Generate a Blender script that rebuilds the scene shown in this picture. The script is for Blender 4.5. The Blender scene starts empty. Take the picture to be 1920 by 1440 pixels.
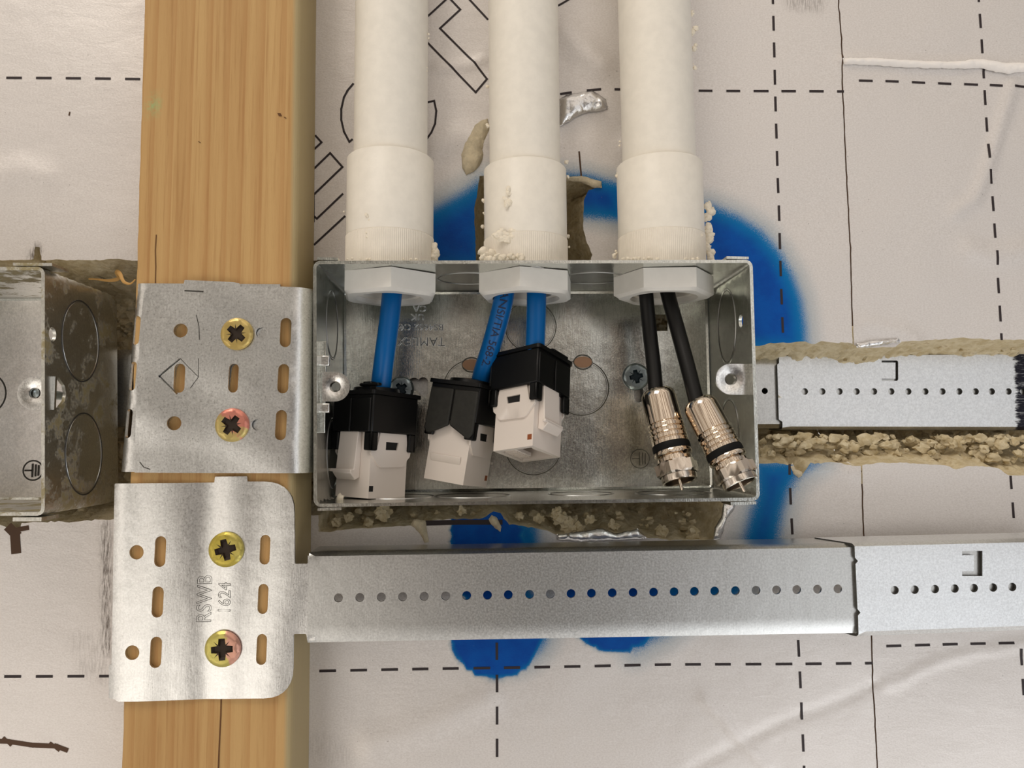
import bpy, bmesh, math, random
import numpy as np
from mathutils import Vector, Matrix, noise
from mathutils.geometry import delaunay_2d_cdt

rnd = random.Random(7)
MM = 0.001
PI = math.pi
S = bpy.context.scene
COL = S.collection

# ------------------------------------------------------------------ camera
# the wall is the plane y = 0 (millimetres, +y goes into the wall); the camera looks along +y
W, H, F, DIST = 1920, 1440, 1450.0, 266.0
YAW, PITCH = math.radians(2.0), math.radians(4.0)
cam_d = bpy.data.cameras.new('camera')
cam = bpy.data.objects.new('camera', cam_d)
COL.objects.link(cam)
cam_d.sensor_width = 36.0
cam_d.lens = F / W * 36.0
cam_d.clip_start = 0.005
cam_d.clip_end = 20
cam.rotation_mode = 'XYZ'
cam.rotation_euler = (PI / 2 + PITCH, 0, -YAW)
cam.location = (0, -DIST * MM, 0)
S.camera = cam
CR = cam.rotation_euler.to_matrix()

def ray(px, py):
    return CR @ Vector(((px - W / 2) / F, (H / 2 - py) / F, -1.0))

def P(px, py, y=0.0):
    """world point (mm) on the plane y that the photograph shows at pixel px, py"""
    d = ray(px, py)
    t = (y + DIST) / d.y
    return Vector((d.x * t, y, d.z * t))

def XZ(px, py, y=0.0):
    p = P(px, py, y)
    return (p.x, p.z)

# ------------------------------------------------------------------ light
S.view_settings.view_transform = 'Standard'
S.view_settings.look = 'None'
S.view_settings.gamma = 1.0
S.view_settings.use_curve_mapping = False
S.view_settings.exposure = 0.20

def srgb(r, g, b):
    f = lambda c: (c / 255 / 12.92) if c / 255 <= 0.04045 else ((c / 255 + 0.055) / 1.055) ** 2.4
    return (f(r), f(g), f(b), 1.0)

class NT:
    """small helper around a node tree"""
    def __init__(self, tree):
        self.t = tree
        self.n = tree.nodes
        self.l = tree.links
    def add(self, typ, **kw):
        n = self.n.new(typ)
        for k, v in kw.items():
            setattr(n, k, v)
        return n
    def put(self, sock, v):
        if isinstance(v, bpy.types.NodeSocket):
            self.l.new(v, sock)
        else:
            sock.default_value = v
    def math(self, op, a, b=0.0, clamp=False):
        n = self.add('ShaderNodeMath', operation=op, use_clamp=clamp)
        self.put(n.inputs[0], a)
        self.put(n.inputs[1], b)
        return n.outputs[0]
    def step(self, v, lo, hi, a=0.0, b=1.0):
        n = self.add('ShaderNodeMapRange', interpolation_type='SMOOTHSTEP')
        self.put(n.inputs['Value'], v)
        for k, x in (('From Min', lo), ('From Max', hi), ('To Min', a), ('To Max', b)):
            self.put(n.inputs[k], x)
        return n.outputs['Result']
    def mix(self, f, a, b, blend='MIX'):
        n = self.add('ShaderNodeMix', data_type='RGBA', blend_type=blend)
        self.put(n.inputs[0], f)
        self.put(n.inputs[6], a)
        self.put(n.inputs[7], b)
        return n.outputs[2]
    def noise(self, vec, scale=1.0, detail=2.0, rough=0.5, dist=0.0):
        n = self.add('ShaderNodeTexNoise')
        self.put(n.inputs['Vector'], vec)
        n.inputs['Scale'].default_value = scale
        n.inputs['Detail'].default_value = detail
        n.inputs['Roughness'].default_value = rough
        n.inputs['Distortion'].default_value = dist
        return n.outputs['Fac']
    def mapping(self, vec, scale=(1, 1, 1), rot=(0, 0, 0), loc=(0, 0, 0)):
        n = self.add('ShaderNodeMapping')
        self.put(n.inputs['Vector'], vec)
        n.inputs['Scale'].default_value = scale
        n.inputs['Rotation'].default_value = rot
        n.inputs['Location'].default_value = loc
        return n.outputs[0]
    def attr(self, name):
        n = self.add('ShaderNodeAttribute', attribute_type='GEOMETRY', attribute_name=name)
        return n.outputs['Fac']
    def bump(self, h, strength=0.3, dist=0.0003, normal=None):
        n = self.add('ShaderNodeBump')
        n.inputs['Strength'].default_value = strength
        n.inputs['Distance'].default_value = dist
        self.put(n.inputs['Height'], h)
        if normal is not None:
            self.put(n.inputs['Normal'], normal)
        return n.outputs[0]

world = bpy.data.worlds.new('World')
S.world = world
world.use_nodes = True
w = NT(world.node_tree)
w.n.clear()
wv = w.add('ShaderNodeTexCoord').outputs['Generated']
def lobe(direction, lo, hi):
    d = Vector(direction).normalized()
    n = w.add('ShaderNodeVectorMath', operation='DOT_PRODUCT')
    w.put(n.inputs[0], wv)
    n.inputs[1].default_value = d
    return w.step(n.outputs['Value'], lo, hi)
# the room behind the photographer: pale walls, warm light above left, cool daylight low on the right; patches added to shape reflections
col = (0.62, 0.60, 0.57, 1)
col = w.mix(lobe((-0.75, -0.5, 0.45), 0.55, 0.97), col, (0.55, 0.49, 0.42, 1))
col = w.mix(lobe((-0.52, -1.0, -0.30), 0.84, 0.98), col, (1.9, 1.78, 1.62, 1))
col = w.mix(lobe((0.62, -0.75, -0.15), 0.68, 0.95), col, (1.55, 1.58, 1.62, 1))
col = w.mix(lobe((0.1, -0.75, 0.75), 0.6, 0.98), col, (0.85, 0.77, 0.68, 1))
col = w.mix(lobe((0.95, -0.25, 0.1), 0.55, 0.95), col, (0.16, 0.17, 0.18, 1))
col = w.mix(lobe((-0.36, -1.0, 0.12), 0.93, 0.99), col, (0.14, 0.13, 0.11, 1))
col = w.mix(lobe((0.02, -1.0, -0.40), 0.95, 0.995), col, (0.12, 0.12, 0.12, 1))
col = w.mix(lobe((0.10, -1.0, -0.17), 0.915, 0.985), col, (0.04, 0.04, 0.038, 1))
# upright noise stripes, added to give the bare metal contrast to reflect
sp = w.add('ShaderNodeSeparateXYZ')
w.put(sp.inputs[0], wv)
az = w.math('ARCTAN2', sp.outputs[0], w.math('MULTIPLY', sp.outputs[1], -1.0))
cx = w.add('ShaderNodeCombineXYZ')
w.put(cx.inputs[0], az)
w.put(cx.inputs[1], w.math('MULTIPLY', sp.outputs[2], 0.25))
bars = w.step(w.noise(cx.outputs[0], 8.0, 2.5, 0.6), 0.40, 0.54)
col = w.mix(w.math('MULTIPLY', w.math('SUBTRACT', 1.0, bars), 0.80), w.mix(1.0, col, (1.22, 1.22, 1.22, 1), 'MULTIPLY'), (0.17, 0.10, 0.06, 1))
bars2 = w.step(w.noise(cx.outputs[0], 13.0, 1.0, 0.5), 0.60, 0.68)
col = w.mix(w.math('MULTIPLY', bars2, 0.75), col, (0.06, 0.045, 0.04, 1))
bg = w.add('ShaderNodeBackground')
w.put(bg.inputs['Color'], col)
bg.inputs['Strength'].default_value = 0.95
w.l.new(bg.outputs[0], w.add('ShaderNodeOutputWorld').inputs[0])

def area(name, loc, target, size, power, color):
    d = bpy.data.lights.new(name, 'AREA')
    d.shape = 'RECTANGLE'
    d.size, d.size_y = size
    d.energy = power
    d.color = color
    o = bpy.data.objects.new(name, d)
    COL.objects.link(o)
    o.location = loc
    o.rotation_euler = (Vector(target) - Vector(loc)).to_track_quat('-Z', 'Y').to_euler()
    return o
area('window_light', (-0.62, -0.85, 1.35), (0, 0, 0), (0.7, 0.6), 7.2, (1.0, 0.93, 0.84))
area('daylight', (0.95, -1.15, -0.95), (0, 0, 0), (0.8, 0.6), 2.2, (0.90, 0.95, 1.0))

# ------------------------------------------------------------------ object helpers
def tag(o, label=None, cat=None, group=None, kind=None):
    if label: o['label'] = label
    if cat: o['category'] = cat
    if group: o['group'] = group
    if kind: o['kind'] = kind
    return o

def empty(name, loc, label=None, cat=None, group=None, kind=None):
    o = bpy.data.objects.new(name, None)
    o.empty_display_size = 0.005
    COL.objects.link(o)
    o.location = Vector(loc) * MM
    return tag(o, label, cat, group, kind)

def world_loc(o):
    v = Vector((0, 0, 0))
    while o is not None:
        v += o.location
        o = o.parent
    return v

def obj(name, bm, mats, parent=None, loc=None, smooth=35, bevel=None, attrs=None):
    """bm is in world millimetres; the object is linked with its origin at loc (or its parent's origin)"""
    base = world_loc(parent) / MM if parent is not None else Vector(loc or (0, 0, 0))
    bmesh.ops.recalc_face_normals(bm, faces=bm.faces[:])
    for e in bm.edges:
        if len(e.link_faces) == 2:
            e.smooth = e.calc_face_angle(0) < math.radians(smooth)
        else:
            e.smooth = True
    for f in bm.faces:
        f.smooth = smooth > 0
    for v in bm.verts:
        v.co = (v.co - base) * MM
    me = bpy.data.meshes.new(name)
    bm.to_mesh(me)
    bm.free()
    for m in (mats if isinstance(mats, (list, tuple)) else [mats]):
        me.materials.append(m)
    o = bpy.data.objects.new(name, me)
    COL.objects.link(o)
    if parent is not None:
        o.parent = parent
    else:
        o.location = base * MM
    if bevel:
        b = o.modifiers.new('bevel', 'BEVEL')
        b.width = bevel * MM
        b.segments = 2
        b.limit_method = 'ANGLE'
        b.angle_limit = math.radians(30)
        b.harden_normals = False
    return o

def xform(bm, M, verts=None):
    for v in (verts if verts is not None else bm.verts):
        v.co = M @ v.co

def add_box(bm, lo, hi, M=None, mi=0):
    vs = [bm.verts.new((x, y, z)) for x in (lo[0], hi[0]) for y in (lo[1], hi[1]) for z in (lo[2], hi[2])]
    for q in ((0, 1, 3, 2), (4, 6, 7, 5), (0, 4, 5, 1), (2, 3, 7, 6), (0, 2, 6, 4), (1, 5, 7, 3)):
        bm.faces.new([vs[i] for i in q]).material_index = mi
    if M is not None:
        xform(bm, M, vs)
    return vs

def add_prism(bm, poly, fmap, h0, h1, mi=0):
    """closed polygon of (u,v) extruded from h0 to h1 through fmap(u,v,h)"""
    a = [bm.verts.new(fmap(u, v, h0)) for u, v in poly]
    b = [bm.verts.new(fmap(u, v, h1)) for u, v in poly]
    n = len(poly)
    fs = [bm.faces.new(a), bm.faces.new(b[::-1])]
    for i in range(n):
        fs.append(bm.faces.new((a[i], b[i], b[(i + 1) % n], a[(i + 1) % n])))
    for f in fs:
        f.material_index = mi
    return a + b

def add_lathe(bm, prof, M, n=32, mi=0, close=False):
    """prof: list of (r, s) revolved about local z"""
    rings = []
    for r, s in prof:
        if r < 1e-6:
            rings.append([bm.verts.new(M @ Vector((0, 0, s)))])
        else:
            rings.append([bm.verts.new(M @ Vector((r * math.cos(2 * PI * i / n), r * math.sin(2 * PI * i / n), s))) for i in range(n)])
    if close:
        rings.append(rings[0])
    for a, b in zip(rings, rings[1:]):
        for i in range(n):
            j = (i + 1) % n
            if len(a) == 1 and len(b) == 1:
                continue
            if len(a) == 1:
                f = bm.faces.new((a[0], b[i], b[j]))
            elif len(b) == 1:
                f = bm.faces.new((a[i], b[0], a[j]))
            else:
                f = bm.faces.new((a[i], b[i], b[j], a[j]))
            f.material_index = mi

def frames(pts):
    out = []
    for i, p in enumerate(pts):
        t = (pts[min(i + 1, len(pts) - 1)] - pts[max(i - 1, 0)]).normalized()
        side = t.cross(Vector((0, -1, 0)))
        if side.length < 1e-4:
            side = Vector((1, 0, 0))
        side.normalize()
        out.append((p, t, side, side.cross(t)))
    return out

def smooth_path(pts, n=10):
    pts = [Vector(p) for p in pts]
    q = [2 * pts[0] - pts[1]] + pts + [2 * pts[-1] - pts[-2]]
    out = []
    for i in range(1, len(q) - 2):
        for k in range(n):
            t = k / n
            a, b, c, d = q[i - 1], q[i], q[i + 1], q[i + 2]
            out.append(0.5 * (2 * b + (c - a) * t + (2 * a - 5 * b + 4 * c - d) * t * t + (3 * b - a - 3 * c + d) * t ** 3))
    out.append(pts[-1])
    return out

def add_tube(bm, pts, r, n=12, mi=0, caps=True, flat=1.0):
    rings = []
    fr = frames(pts)
    for k, (p, t, s, u) in enumerate(fr):
        rr = r(k / (len(fr) - 1)) if callable(r) else r
        rings.append([bm.verts.new(p + s * rr * math.cos(2 * PI * i / n) + u * rr * flat * math.sin(2 * PI * i / n)) for i in range(n)])
    for a, b in zip(rings, rings[1:]):
        for i in range(n):
            j = (i + 1) % n
            bm.faces.new((a[i], a[j], b[j], b[i])).material_index = mi
    if caps:
        bm.faces.new(rings[0][::-1]).material_index = mi
        bm.faces.new(rings[-1]).material_index = mi

def add_ring(bm, fmap, r, w, mi=0, n=40, ru=1.0, a0=0.0, a1=2 * PI):
    """thin raised wire ring (or arc) of radius r on the surface fmap(u,v,h)"""
    full = abs(a1 - a0 - 2 * PI) < 1e-6
    m = n if full else n + 1
    pts = [Vector(fmap(r * ru * math.cos(a0 + (a1 - a0) * i / n), r * math.sin(a0 + (a1 - a0) * i / n), 0)) for i in range(m)]
    nrm = (Vector(fmap(0, 0, 1)) - Vector(fmap(0, 0, 0))).normalized()
    rings = []
    for i in range(m):
        t = ((pts[(i + 1) % m] if full else pts[min(i + 1, m - 1)]) - (pts[i - 1] if full else pts[max(i - 1, 0)])).normalized()
        s = t.cross(nrm).normalized()
        rings.append([bm.verts.new(pts[i] + s * w * math.cos(a) + nrm * w * math.sin(a) * 0.8) for a in [2 * PI * k / 6 for k in range(6)]])
    for i in range(m if full else m - 1):
        a, b = rings[i], rings[(i + 1) % m]
        for k in range(6):
            bm.faces.new((a[k], a[(k + 1) % 6], b[(k + 1) % 6], b[k])).material_index = mi

def add_lump(bm, c, r, mi=0, seed=0, squash=(1, 1, 1), sub=2, amp=0.45):
    res = bmesh.ops.create_icosphere(bm, subdivisions=sub, radius=1.0)
    o = Vector((seed * 3.17, seed * 1.3, seed * 7.7))
    for v in res['verts']:
        k = 1 + amp * noise.noise(v.co * 1.3 + o) + amp * 0.8 * noise.noise(v.co * 3.1 + o)
        v.co = Vector(c) + Vector((v.co.x * squash[0], v.co.y * squash[1], v.co.z * squash[2])) * r * k
        for f in v.link_faces:
            f.material_index = mi

# ---- polygons in 2-D, vectorised
def inside(pts, poly):
    x, y = pts[:, 0], pts[:, 1]
    poly = np.asarray(poly, float)
    c = np.zeros(len(pts), bool)
    for (x0, y0), (x1, y1) in zip(poly, np.roll(poly, -1, 0)):
        if y0 == y1:
            continue
        m = ((y0 > y) != (y1 > y)) & (x < (x1 - x0) * (y - y0) / (y1 - y0) + x0)
        c ^= m
    return c

def seg_dist(pts, poly, closed=True):
    poly = np.asarray(poly, float)
    nxt = np.roll(poly, -1, 0) if closed else poly[1:]
    best = np.full(len(pts), 1e9)
    for a, b in zip(poly, nxt):
        d = b - a
        L = max(d @ d, 1e-12)
        t = np.clip(((pts - a) @ d) / L, 0, 1)
        q = pts - a - t[:, None] * d
        np.minimum(best, np.hypot(q[:, 0], q[:, 1]), out=best)
    return best

def sdf(pts, poly):
    """positive inside"""
    return seg_dist(pts, poly) * np.where(inside(pts, poly), 1, -1)

def resample(poly, step):
    out = []
    for a, b in zip(poly, poly[1:] + poly[:1]):
        n = max(1, int(math.ceil(math.hypot(b[0] - a[0], b[1] - a[1]) / step)))
        out += [(a[0] + (b[0] - a[0]) * i / n, a[1] + (b[1] - a[1]) * i / n) for i in range(n)]
    return out

def ragged(poly, step, amp, seed=0, skip=None):
    r = random.Random(seed)
    out = []
    for x, y in resample(list(poly), step):
        k = amp * (0.7 * noise.noise(Vector((x * 0.35, y * 0.35, seed))) + 0.5 * noise.noise(Vector((x * 1.1, y * 1.1, seed + 9))))
        out.append((x + amp * 0.25 * r.uniform(-1, 1), y + k + amp * 0.2 * r.uniform(-1, 1)))
    return out

def circle(cx, cy, r, n=24):
    return [(cx + r * math.cos(2 * PI * i / n), cy + r * math.sin(2 * PI * i / n)) for i in range(n)]

def slot(cx, cy, w_, h_, n=8, tilt=0.0):
    r = w_ / 2
    pts = []
    for i in range(n + 1):
        a = PI * i / n
        pts.append((r * math.cos(a), h_ / 2 - r + r * math.sin(a)))
    for i in range(n + 1):
        a = PI + PI * i / n
        pts.append((r * math.cos(a), -h_ / 2 + r + r * math.sin(a)))
    c, s = math.cos(tilt), math.sin(tilt)
    return [(cx + x * c - y * s, cy + x * s + y * c) for x, y in pts]

def rounded(pts, radii, n=7):
    """polygon with the given corner radii"""
    out = []
    m = len(pts)
    for i in range(m):
        p, a, b, r = Vector(pts[i]), Vector(pts[i - 1]), Vector(pts[(i + 1) % m]), radii[i]
        if r <= 0:
            out.append(tuple(p))
            continue
        u, v = (a - p).normalized(), (b - p).normalized()
        ang = u.angle(v)
        d = r / math.tan(ang / 2)
        s, e = p + u * d, p + v * d
        for k in range(n + 1):
            t = k / n
            out.append(tuple((1 - t) ** 2 * s + 2 * t * (1 - t) * p + t * t * e))
    return out

def sheet(bm, outline, holes, fmap, spacing, thick, mi=0, cuts=(), attrs=None, edge_step=None, both=True, edge_mi=None):
    """sheet material: outline minus holes minus cuts, triangulated, bent by fmap(u,v,t)"""
    edge_step = edge_step or spacing
    rings = [resample(list(outline), edge_step)] + [resample(list(h), edge_step) for h in holes] + [list(c) for c in cuts]
    verts, edges = [], []
    for ring in rings:
        k = len(verts)
        verts += ring
        edges += [(k + i, k + (i + 1) % len(ring)) for i in range(len(ring))]
    o = np.asarray(outline, float)
    x0, y0 = o.min(0)
    x1, y1 = o.max(0)
    if spacing < max(x1 - x0, y1 - y0):
        gx, gy = np.meshgrid(np.arange(x0 + spacing / 2, x1, spacing), np.arange(y0 + spacing / 2, y1, spacing))
        g = np.stack([gx.ravel(), gy.ravel()], 1)
        g[:, 0] += np.where((np.arange(len(g)) // gx.shape[1]) % 2, spacing * 0.25, -spacing * 0.25)
        ok = inside(g, outline)
        for h in list(holes) + list(cuts):
            h = np.asarray(h)
            bb = (g[:, 0] > h[:, 0].min() - spacing) & (g[:, 0] < h[:, 0].max() + spacing) & (g[:, 1] > h[:, 1].min() - spacing) & (g[:, 1] < h[:, 1].max() + spacing)
            idx = np.nonzero(bb & ok)[0]
            if len(idx):
                ok[idx[sdf(g[idx], h) > -0.45 * spacing]] = False
        idx = np.nonzero(ok)[0]
        near = seg_dist(g[idx], outline) < 0.4 * spacing
        ok[idx[near]] = False
        verts = verts + [tuple(q) for q in g[ok]]
    cv, ce, cf, *_ = delaunay_2d_cdt([Vector(v) for v in verts], edges, [], 0, 1e-5)
    pv = np.array([tuple(v) for v in cv])
    tri = np.array([f for f in cf if len(f) == 3])
    cen = pv[tri].mean(1)
    keep = inside(cen, outline)
    for h in list(holes) + list(cuts):
        keep &= ~inside(cen, h)
    tri = tri[keep]
    used = np.unique(tri)
    front, back = {}, {}
    for name in (attrs or {}):
        if bm.verts.layers.float.get(name) is None:
            bm.verts.layers.float.new(name)
    for i in used:
        u, v = float(pv[i][0]), float(pv[i][1])
        front[i] = bm.verts.new(fmap(u, v, 0.0))
        if both:
            back[i] = bm.verts.new(fmap(u, v, thick))
    if attrs:
        pts = pv[used]
        for name, fn in attrs.items():
            lay = bm.verts.layers.float.get(name)
            for i, val in zip(used, fn(pts)):
                front[i][lay] = float(val)
                if both:
                    back[i][lay] = float(val)
    cnt = {}
    for t in tri:
        a, b, c = (int(k) for k in t)
        bm.faces.new((front[a], front[b], front[c])).material_index = mi
        if both:
            bm.faces.new((back[c], back[b], back[a])).material_index = mi
        for e in ((a, b), (b, c), (c, a)):
            k = (min(e), max(e))
            cnt[k] = None if k in cnt else e
    if both:
        for e in cnt.values():
            if e:
                a, b = e
                bm.faces.new((front[b], front[a], back[a], back[b])).material_index = mi if edge_mi is None else edge_mi

def text_geo(body, size, outline=0.0, spacing=1.0):
    """letters as (verts, faces) in the xy plane, centred; outline > 0 gives thin raised strokes round each letter"""
    cu = bpy.data.curves.new('lettering', 'FONT')
    cu.body = body
    cu.size = size
    cu.align_x = 'CENTER'
    cu.align_y = 'CENTER'
    cu.space_character = spacing
    cu.resolution_u = 4
    if outline:
        cu.fill_mode = 'NONE'
        cu.bevel_depth = outline
        cu.bevel_resolution = 0
    t = bpy.data.objects.new('lettering', cu)
    COL.objects.link(t)
    dg = bpy.context.evaluated_depsgraph_get()
    me = t.evaluated_get(dg).to_mesh()
    vs = [v.co.copy() for v in me.vertices]
    fs = [tuple(p.vertices) for p in me.polygons]
    t.evaluated_get(dg).to_mesh_clear()
    bpy.data.objects.remove(t)
    bpy.data.curves.remove(cu)
    return vs, fs

def add_text(bm, body, size, fmap, mi=0, outline=0.0, spacing=1.0, h=0.06, sx=1.0, fine=0.0):
    vs, fs = text_geo(body, size, outline, spacing)
    if fine:
        tb = bmesh.new()
        tv = [tb.verts.new(v) for v in vs]
        for f in fs:
            if len(set(f)) == len(f):
                tb.faces.new([tv[i] for i in f])
        for k in range(5):
            bmesh.ops.triangulate(tb, faces=tb.faces[:])
            long_ = [e for e in tb.edges if e.calc_length() > fine]
            if not long_:
                break
            bmesh.ops.subdivide_edges(tb, edges=long_, cuts=1)
        bmesh.ops.triangulate(tb, faces=tb.faces[:])
        tb.verts.index_update()
        vs = [v.co.copy() for v in tb.verts]
        fs = [tuple(v.index for v in f.verts) for f in tb.faces]
        tb.free()
    bv = [bm.verts.new(fmap(v.x * sx, v.y, v.z + h)) for v in vs]
    for f in fs:
        if len(set(f)) == len(f):
            try:
                bm.faces.new([bv[i] for i in f]).material_index = mi
            except ValueError:
                pass

# ------------------------------------------------------------------ materials
def new_mat(name):
    m = bpy.data.materials.new(name)
    m.use_nodes = True
    t = NT(m.node_tree)
    t.n.clear()
    b = t.add('ShaderNodeBsdfPrincipled')
    t.l.new(b.outputs[0], t.add('ShaderNodeOutputMaterial').inputs[0])
    v = t.mapping(t.add('ShaderNodeTexCoord').outputs['Object'], (1000, 1000, 1000))   # millimetres
    return m, t, b, v

def plain(name, col, rough=0.5, metal=0.0, bump=0.0, bscale=1.0, var=0.0, vscale=0.3, spec=None, coat=0.0):
    m, t, b, v = new_mat(name)
    c = col
    if var:
        n = t.noise(v, vscale, 4, 0.6)
        c = t.mix(t.step(n, 0.3, 0.7), tuple(x * (1 - var) for x in col[:3]) + (1,), tuple(min(1, x * (1 + var)) for x in col[:3]) + (1,))
    t.put(b.inputs['Base Color'], c)
    b.inputs['Roughness'].default_value = rough
    b.inputs['Metallic'].default_value = metal
    if spec is not None:
        b.inputs['Specular IOR Level'].default_value = spec
    b.inputs['Coat Weight'].default_value = coat
    if bump:
        t.put(b.inputs['Normal'], t.bump(t.noise(v, bscale, 3, 0.6), bump, 0.0004))
    return m

def galvanised(name, col, rough=0.34, stain=None, spangle=0.12, streak=0.5, scuff=False, metal=1.0):
    m, t, b, v = new_mat(name)
    n1 = t.noise(v, 0.05, 3, 0.6)
    n2 = t.noise(t.mapping(v, (1.6, 1.6, 1.6)), 1.0, 4, 0.7)
    n3 = t.noise(t.mapping(v, (3.0, 3.0, 0.25)), 1.0, 3, 0.6)
    c = t.mix(t.step(n2, 0.3, 0.7), tuple(x * 0.84 for x in col[:3]) + (1,), tuple(min(1, x * 1.10) for x in col[:3]) + (1,))
    c = t.mix(t.math('MULTIPLY', t.step(n3, 0.45, 0.75), streak * 0.4), c, tuple(x * 0.6 for x in col[:3]) + (1,))
    r = t.math('ADD', rough - 0.10, t.math('MULTIPLY', n2, 0.16))
    mt = metal
    if stain:
        s = t.math('ADD', t.noise(v, 0.09, 5, 0.65), t.math('MULTIPLY', t.noise(v, 0.9, 3, 0.7), 0.22))
        k = t.step(s, stain[1], stain[1] + 0.12)
        c = t.mix(k, c, stain[0])
        r = t.math('ADD', r, t.math('MULTIPLY', k, 0.35))
        mt = t.math('SUBTRACT', metal, t.math('MULTIPLY', k, 0.8))
    if scuff:
        q = t.attr('scuff')
        k = t.step(t.math('ADD', q, t.math('SUBTRACT', t.noise(t.mapping(v, (0.25, 1, 2.6)), 1.0, 5, 0.75), 0.5)), 0.55, 0.75)
        c = t.mix(k, c, srgb(52, 52, 62))
        r = t.math('ADD', r, t.math('MULTIPLY', k, 0.3))
    t.put(b.inputs['Base Color'], c)
    t.put(b.inputs['Roughness'], r)
    t.put(b.inputs['Metallic'], mt)
    h = t.math('ADD', t.math('MULTIPLY', n1, 3.0), t.math('ADD', t.math('MULTIPLY', n2, 0.25), t.math('MULTIPLY', n3, 0.2)))
    t.put(b.inputs['Normal'], t.bump(h, spangle, 0.001))
    return m

M_PLATE = galvanised('galvanised_plate', (0.80, 0.80, 0.78, 1), 0.32, spangle=0.09)
M_RAIL = galvanised('galvanised_rail', (0.64, 0.64, 0.62, 1), 0.34, spangle=0.06, streak=0.2)  # darker than the plate: a dim reflection is put into its colour
M_SLEEVE = galvanised('galvanised_sleeve', (0.86, 0.88, 0.89, 1), 0.42, spangle=0.08, streak=0.2, scuff=True)
M_BOX = galvanised('galvanised_box', (0.70, 0.71, 0.66, 1), 0.19, spangle=0.13, streak=1.6)
M_BOX_DIRTY = galvanised('galvanised_box_dusty', (0.66, 0.65, 0.60, 1), 0.36, stain=(srgb(150, 138, 104), 0.60), spangle=0.18, streak=0.9)
M_LUG = galvanised('galvanised_lug', (0.86, 0.85, 0.82, 1), 0.24, spangle=0.05, streak=0.1)
M_DARKLINE = plain('stamped_and_shade_line', srgb(70, 68, 64), 0.5, 0.6)
M_SCORE = plain('scored_line', srgb(104, 102, 94), 0.42, 0.85)
M_BRIGHTLINE = plain('highlight_line', srgb(190, 190, 188), 0.28, 1.0)  # painted highlights along the scored rings and stamped letters
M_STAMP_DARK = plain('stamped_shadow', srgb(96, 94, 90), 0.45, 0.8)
M_STAMP = plain('stamped_relief', (0.62, 0.62, 0.60, 1), 0.26, 1.0)
M_PIPE = plain('white_pvc', srgb(232, 226, 214), 0.42, 0, 0.05, 2.5, 0.03, 0.25, spec=0.4)
M_COLLAR = plain('white_pvc_matt', srgb(230, 222, 208), 0.55, 0, 0.10, 2.0, 0.03, 0.3, spec=0.3)
M_NUT = plain('white_nylon', srgb(222, 219, 212), 0.45, 0, 0.03, 2.0, 0.02, spec=0.4)
M_CRUMB = plain('foam_dust', srgb(234, 224, 205), 0.9, 0, 0.4, 1.8, 0.08, 0.8)
M_BLUE = plain('blue_sheath', srgb(0, 92, 158), 0.34, 0, 0.02, 0.6, spec=0.28)
M_BLACK_SHEATH = plain('black_sheath', srgb(15, 14, 13), 0.42, 0, 0.03, 1.0, spec=0.3)
M_INK = plain('black_ink', srgb(30, 22, 24), 0.7)
M_CABLE_INK = plain('cable_print', srgb(8, 26, 60), 0.6)
M_PALE_INK = plain('pale_cable_print', srgb(150, 150, 148), 0.6)
M_JACK = plain('white_abs', srgb(223, 213, 204), 0.42, 0, 0.02, 3.0, spec=0.4)
M_CAP = plain('black_abs', srgb(10, 10, 10), 0.33, 0, 0.04, 1.5, spec=0.28)
M_CAP_MATT = plain('black_abs_worn', srgb(40, 39, 35), 0.55, 0, 0.10, 1.2, 0.15, 0.4, spec=0.3)
M_RECESS = plain('recess_black', srgb(12, 11, 11), 0.8)
M_COPPER = plain('copper_contact', srgb(168, 98, 62), 0.4, 0.6)
M_CHROME = plain('nickel_plate', (0.70, 0.60, 0.49, 1), 0.07, 1.0)
M_NUTMETAL = plain('nickel_nut', (0.68, 0.61, 0.53, 1), 0.16, 1.0, 0.02, 1.2)
M_RUBBER = plain('black_rubber', srgb(9, 9, 9), 0.6, spec=0.2)
M_ZINC = plain('blue_zinc', srgb(150, 160, 162), 0.32, 0.9, 0.1, 1.0, 0.1, 0.8)
M_SHAVING = plain('wood_shaving', srgb(205, 160, 92), 0.6)

def screw_mat(name, c0, c1, thr):
    m, t, b, v = new_mat(name)
    n = t.math('ADD', t.noise(v, 0.22, 3, 0.6), t.math('MULTIPLY', t.add('ShaderNodeSeparateXYZ').outputs[0], 0.0))
    x = t.add('ShaderNodeSeparateXYZ')
    t.put(x.inputs[0], v)
    g = t.math('ADD', n, t.math('MULTIPLY', x.outputs[0], 0.05))
    t.put(b.inputs['Base Color'], t.mix(t.step(g, thr - 0.06, thr + 0.06), c0, c1))
    b.inputs['Metallic'].default_value = 0.75
    b.inputs['Roughness'].default_value = 0.36
    t.put(b.inputs['Normal'], t.bump(t.noise(v, 1.2, 3, 0.6), 0.12, 0.0004))
    return m
M_SCREWS = [screw_mat('brass_zinc', srgb(198, 172, 104), srgb(206, 182, 116), 0.6),
            screw_mat('pink_brass_zinc', srgb(196, 176, 112), srgb(216, 140, 122), 0.50),
            screw_mat('yellow_zinc', srgb(188, 170, 78), srgb(194, 180, 98), 0.6),
            screw_mat('iridescent_zinc', srgb(196, 184, 104), srgb(212, 160, 140), 0.54)]

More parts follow.
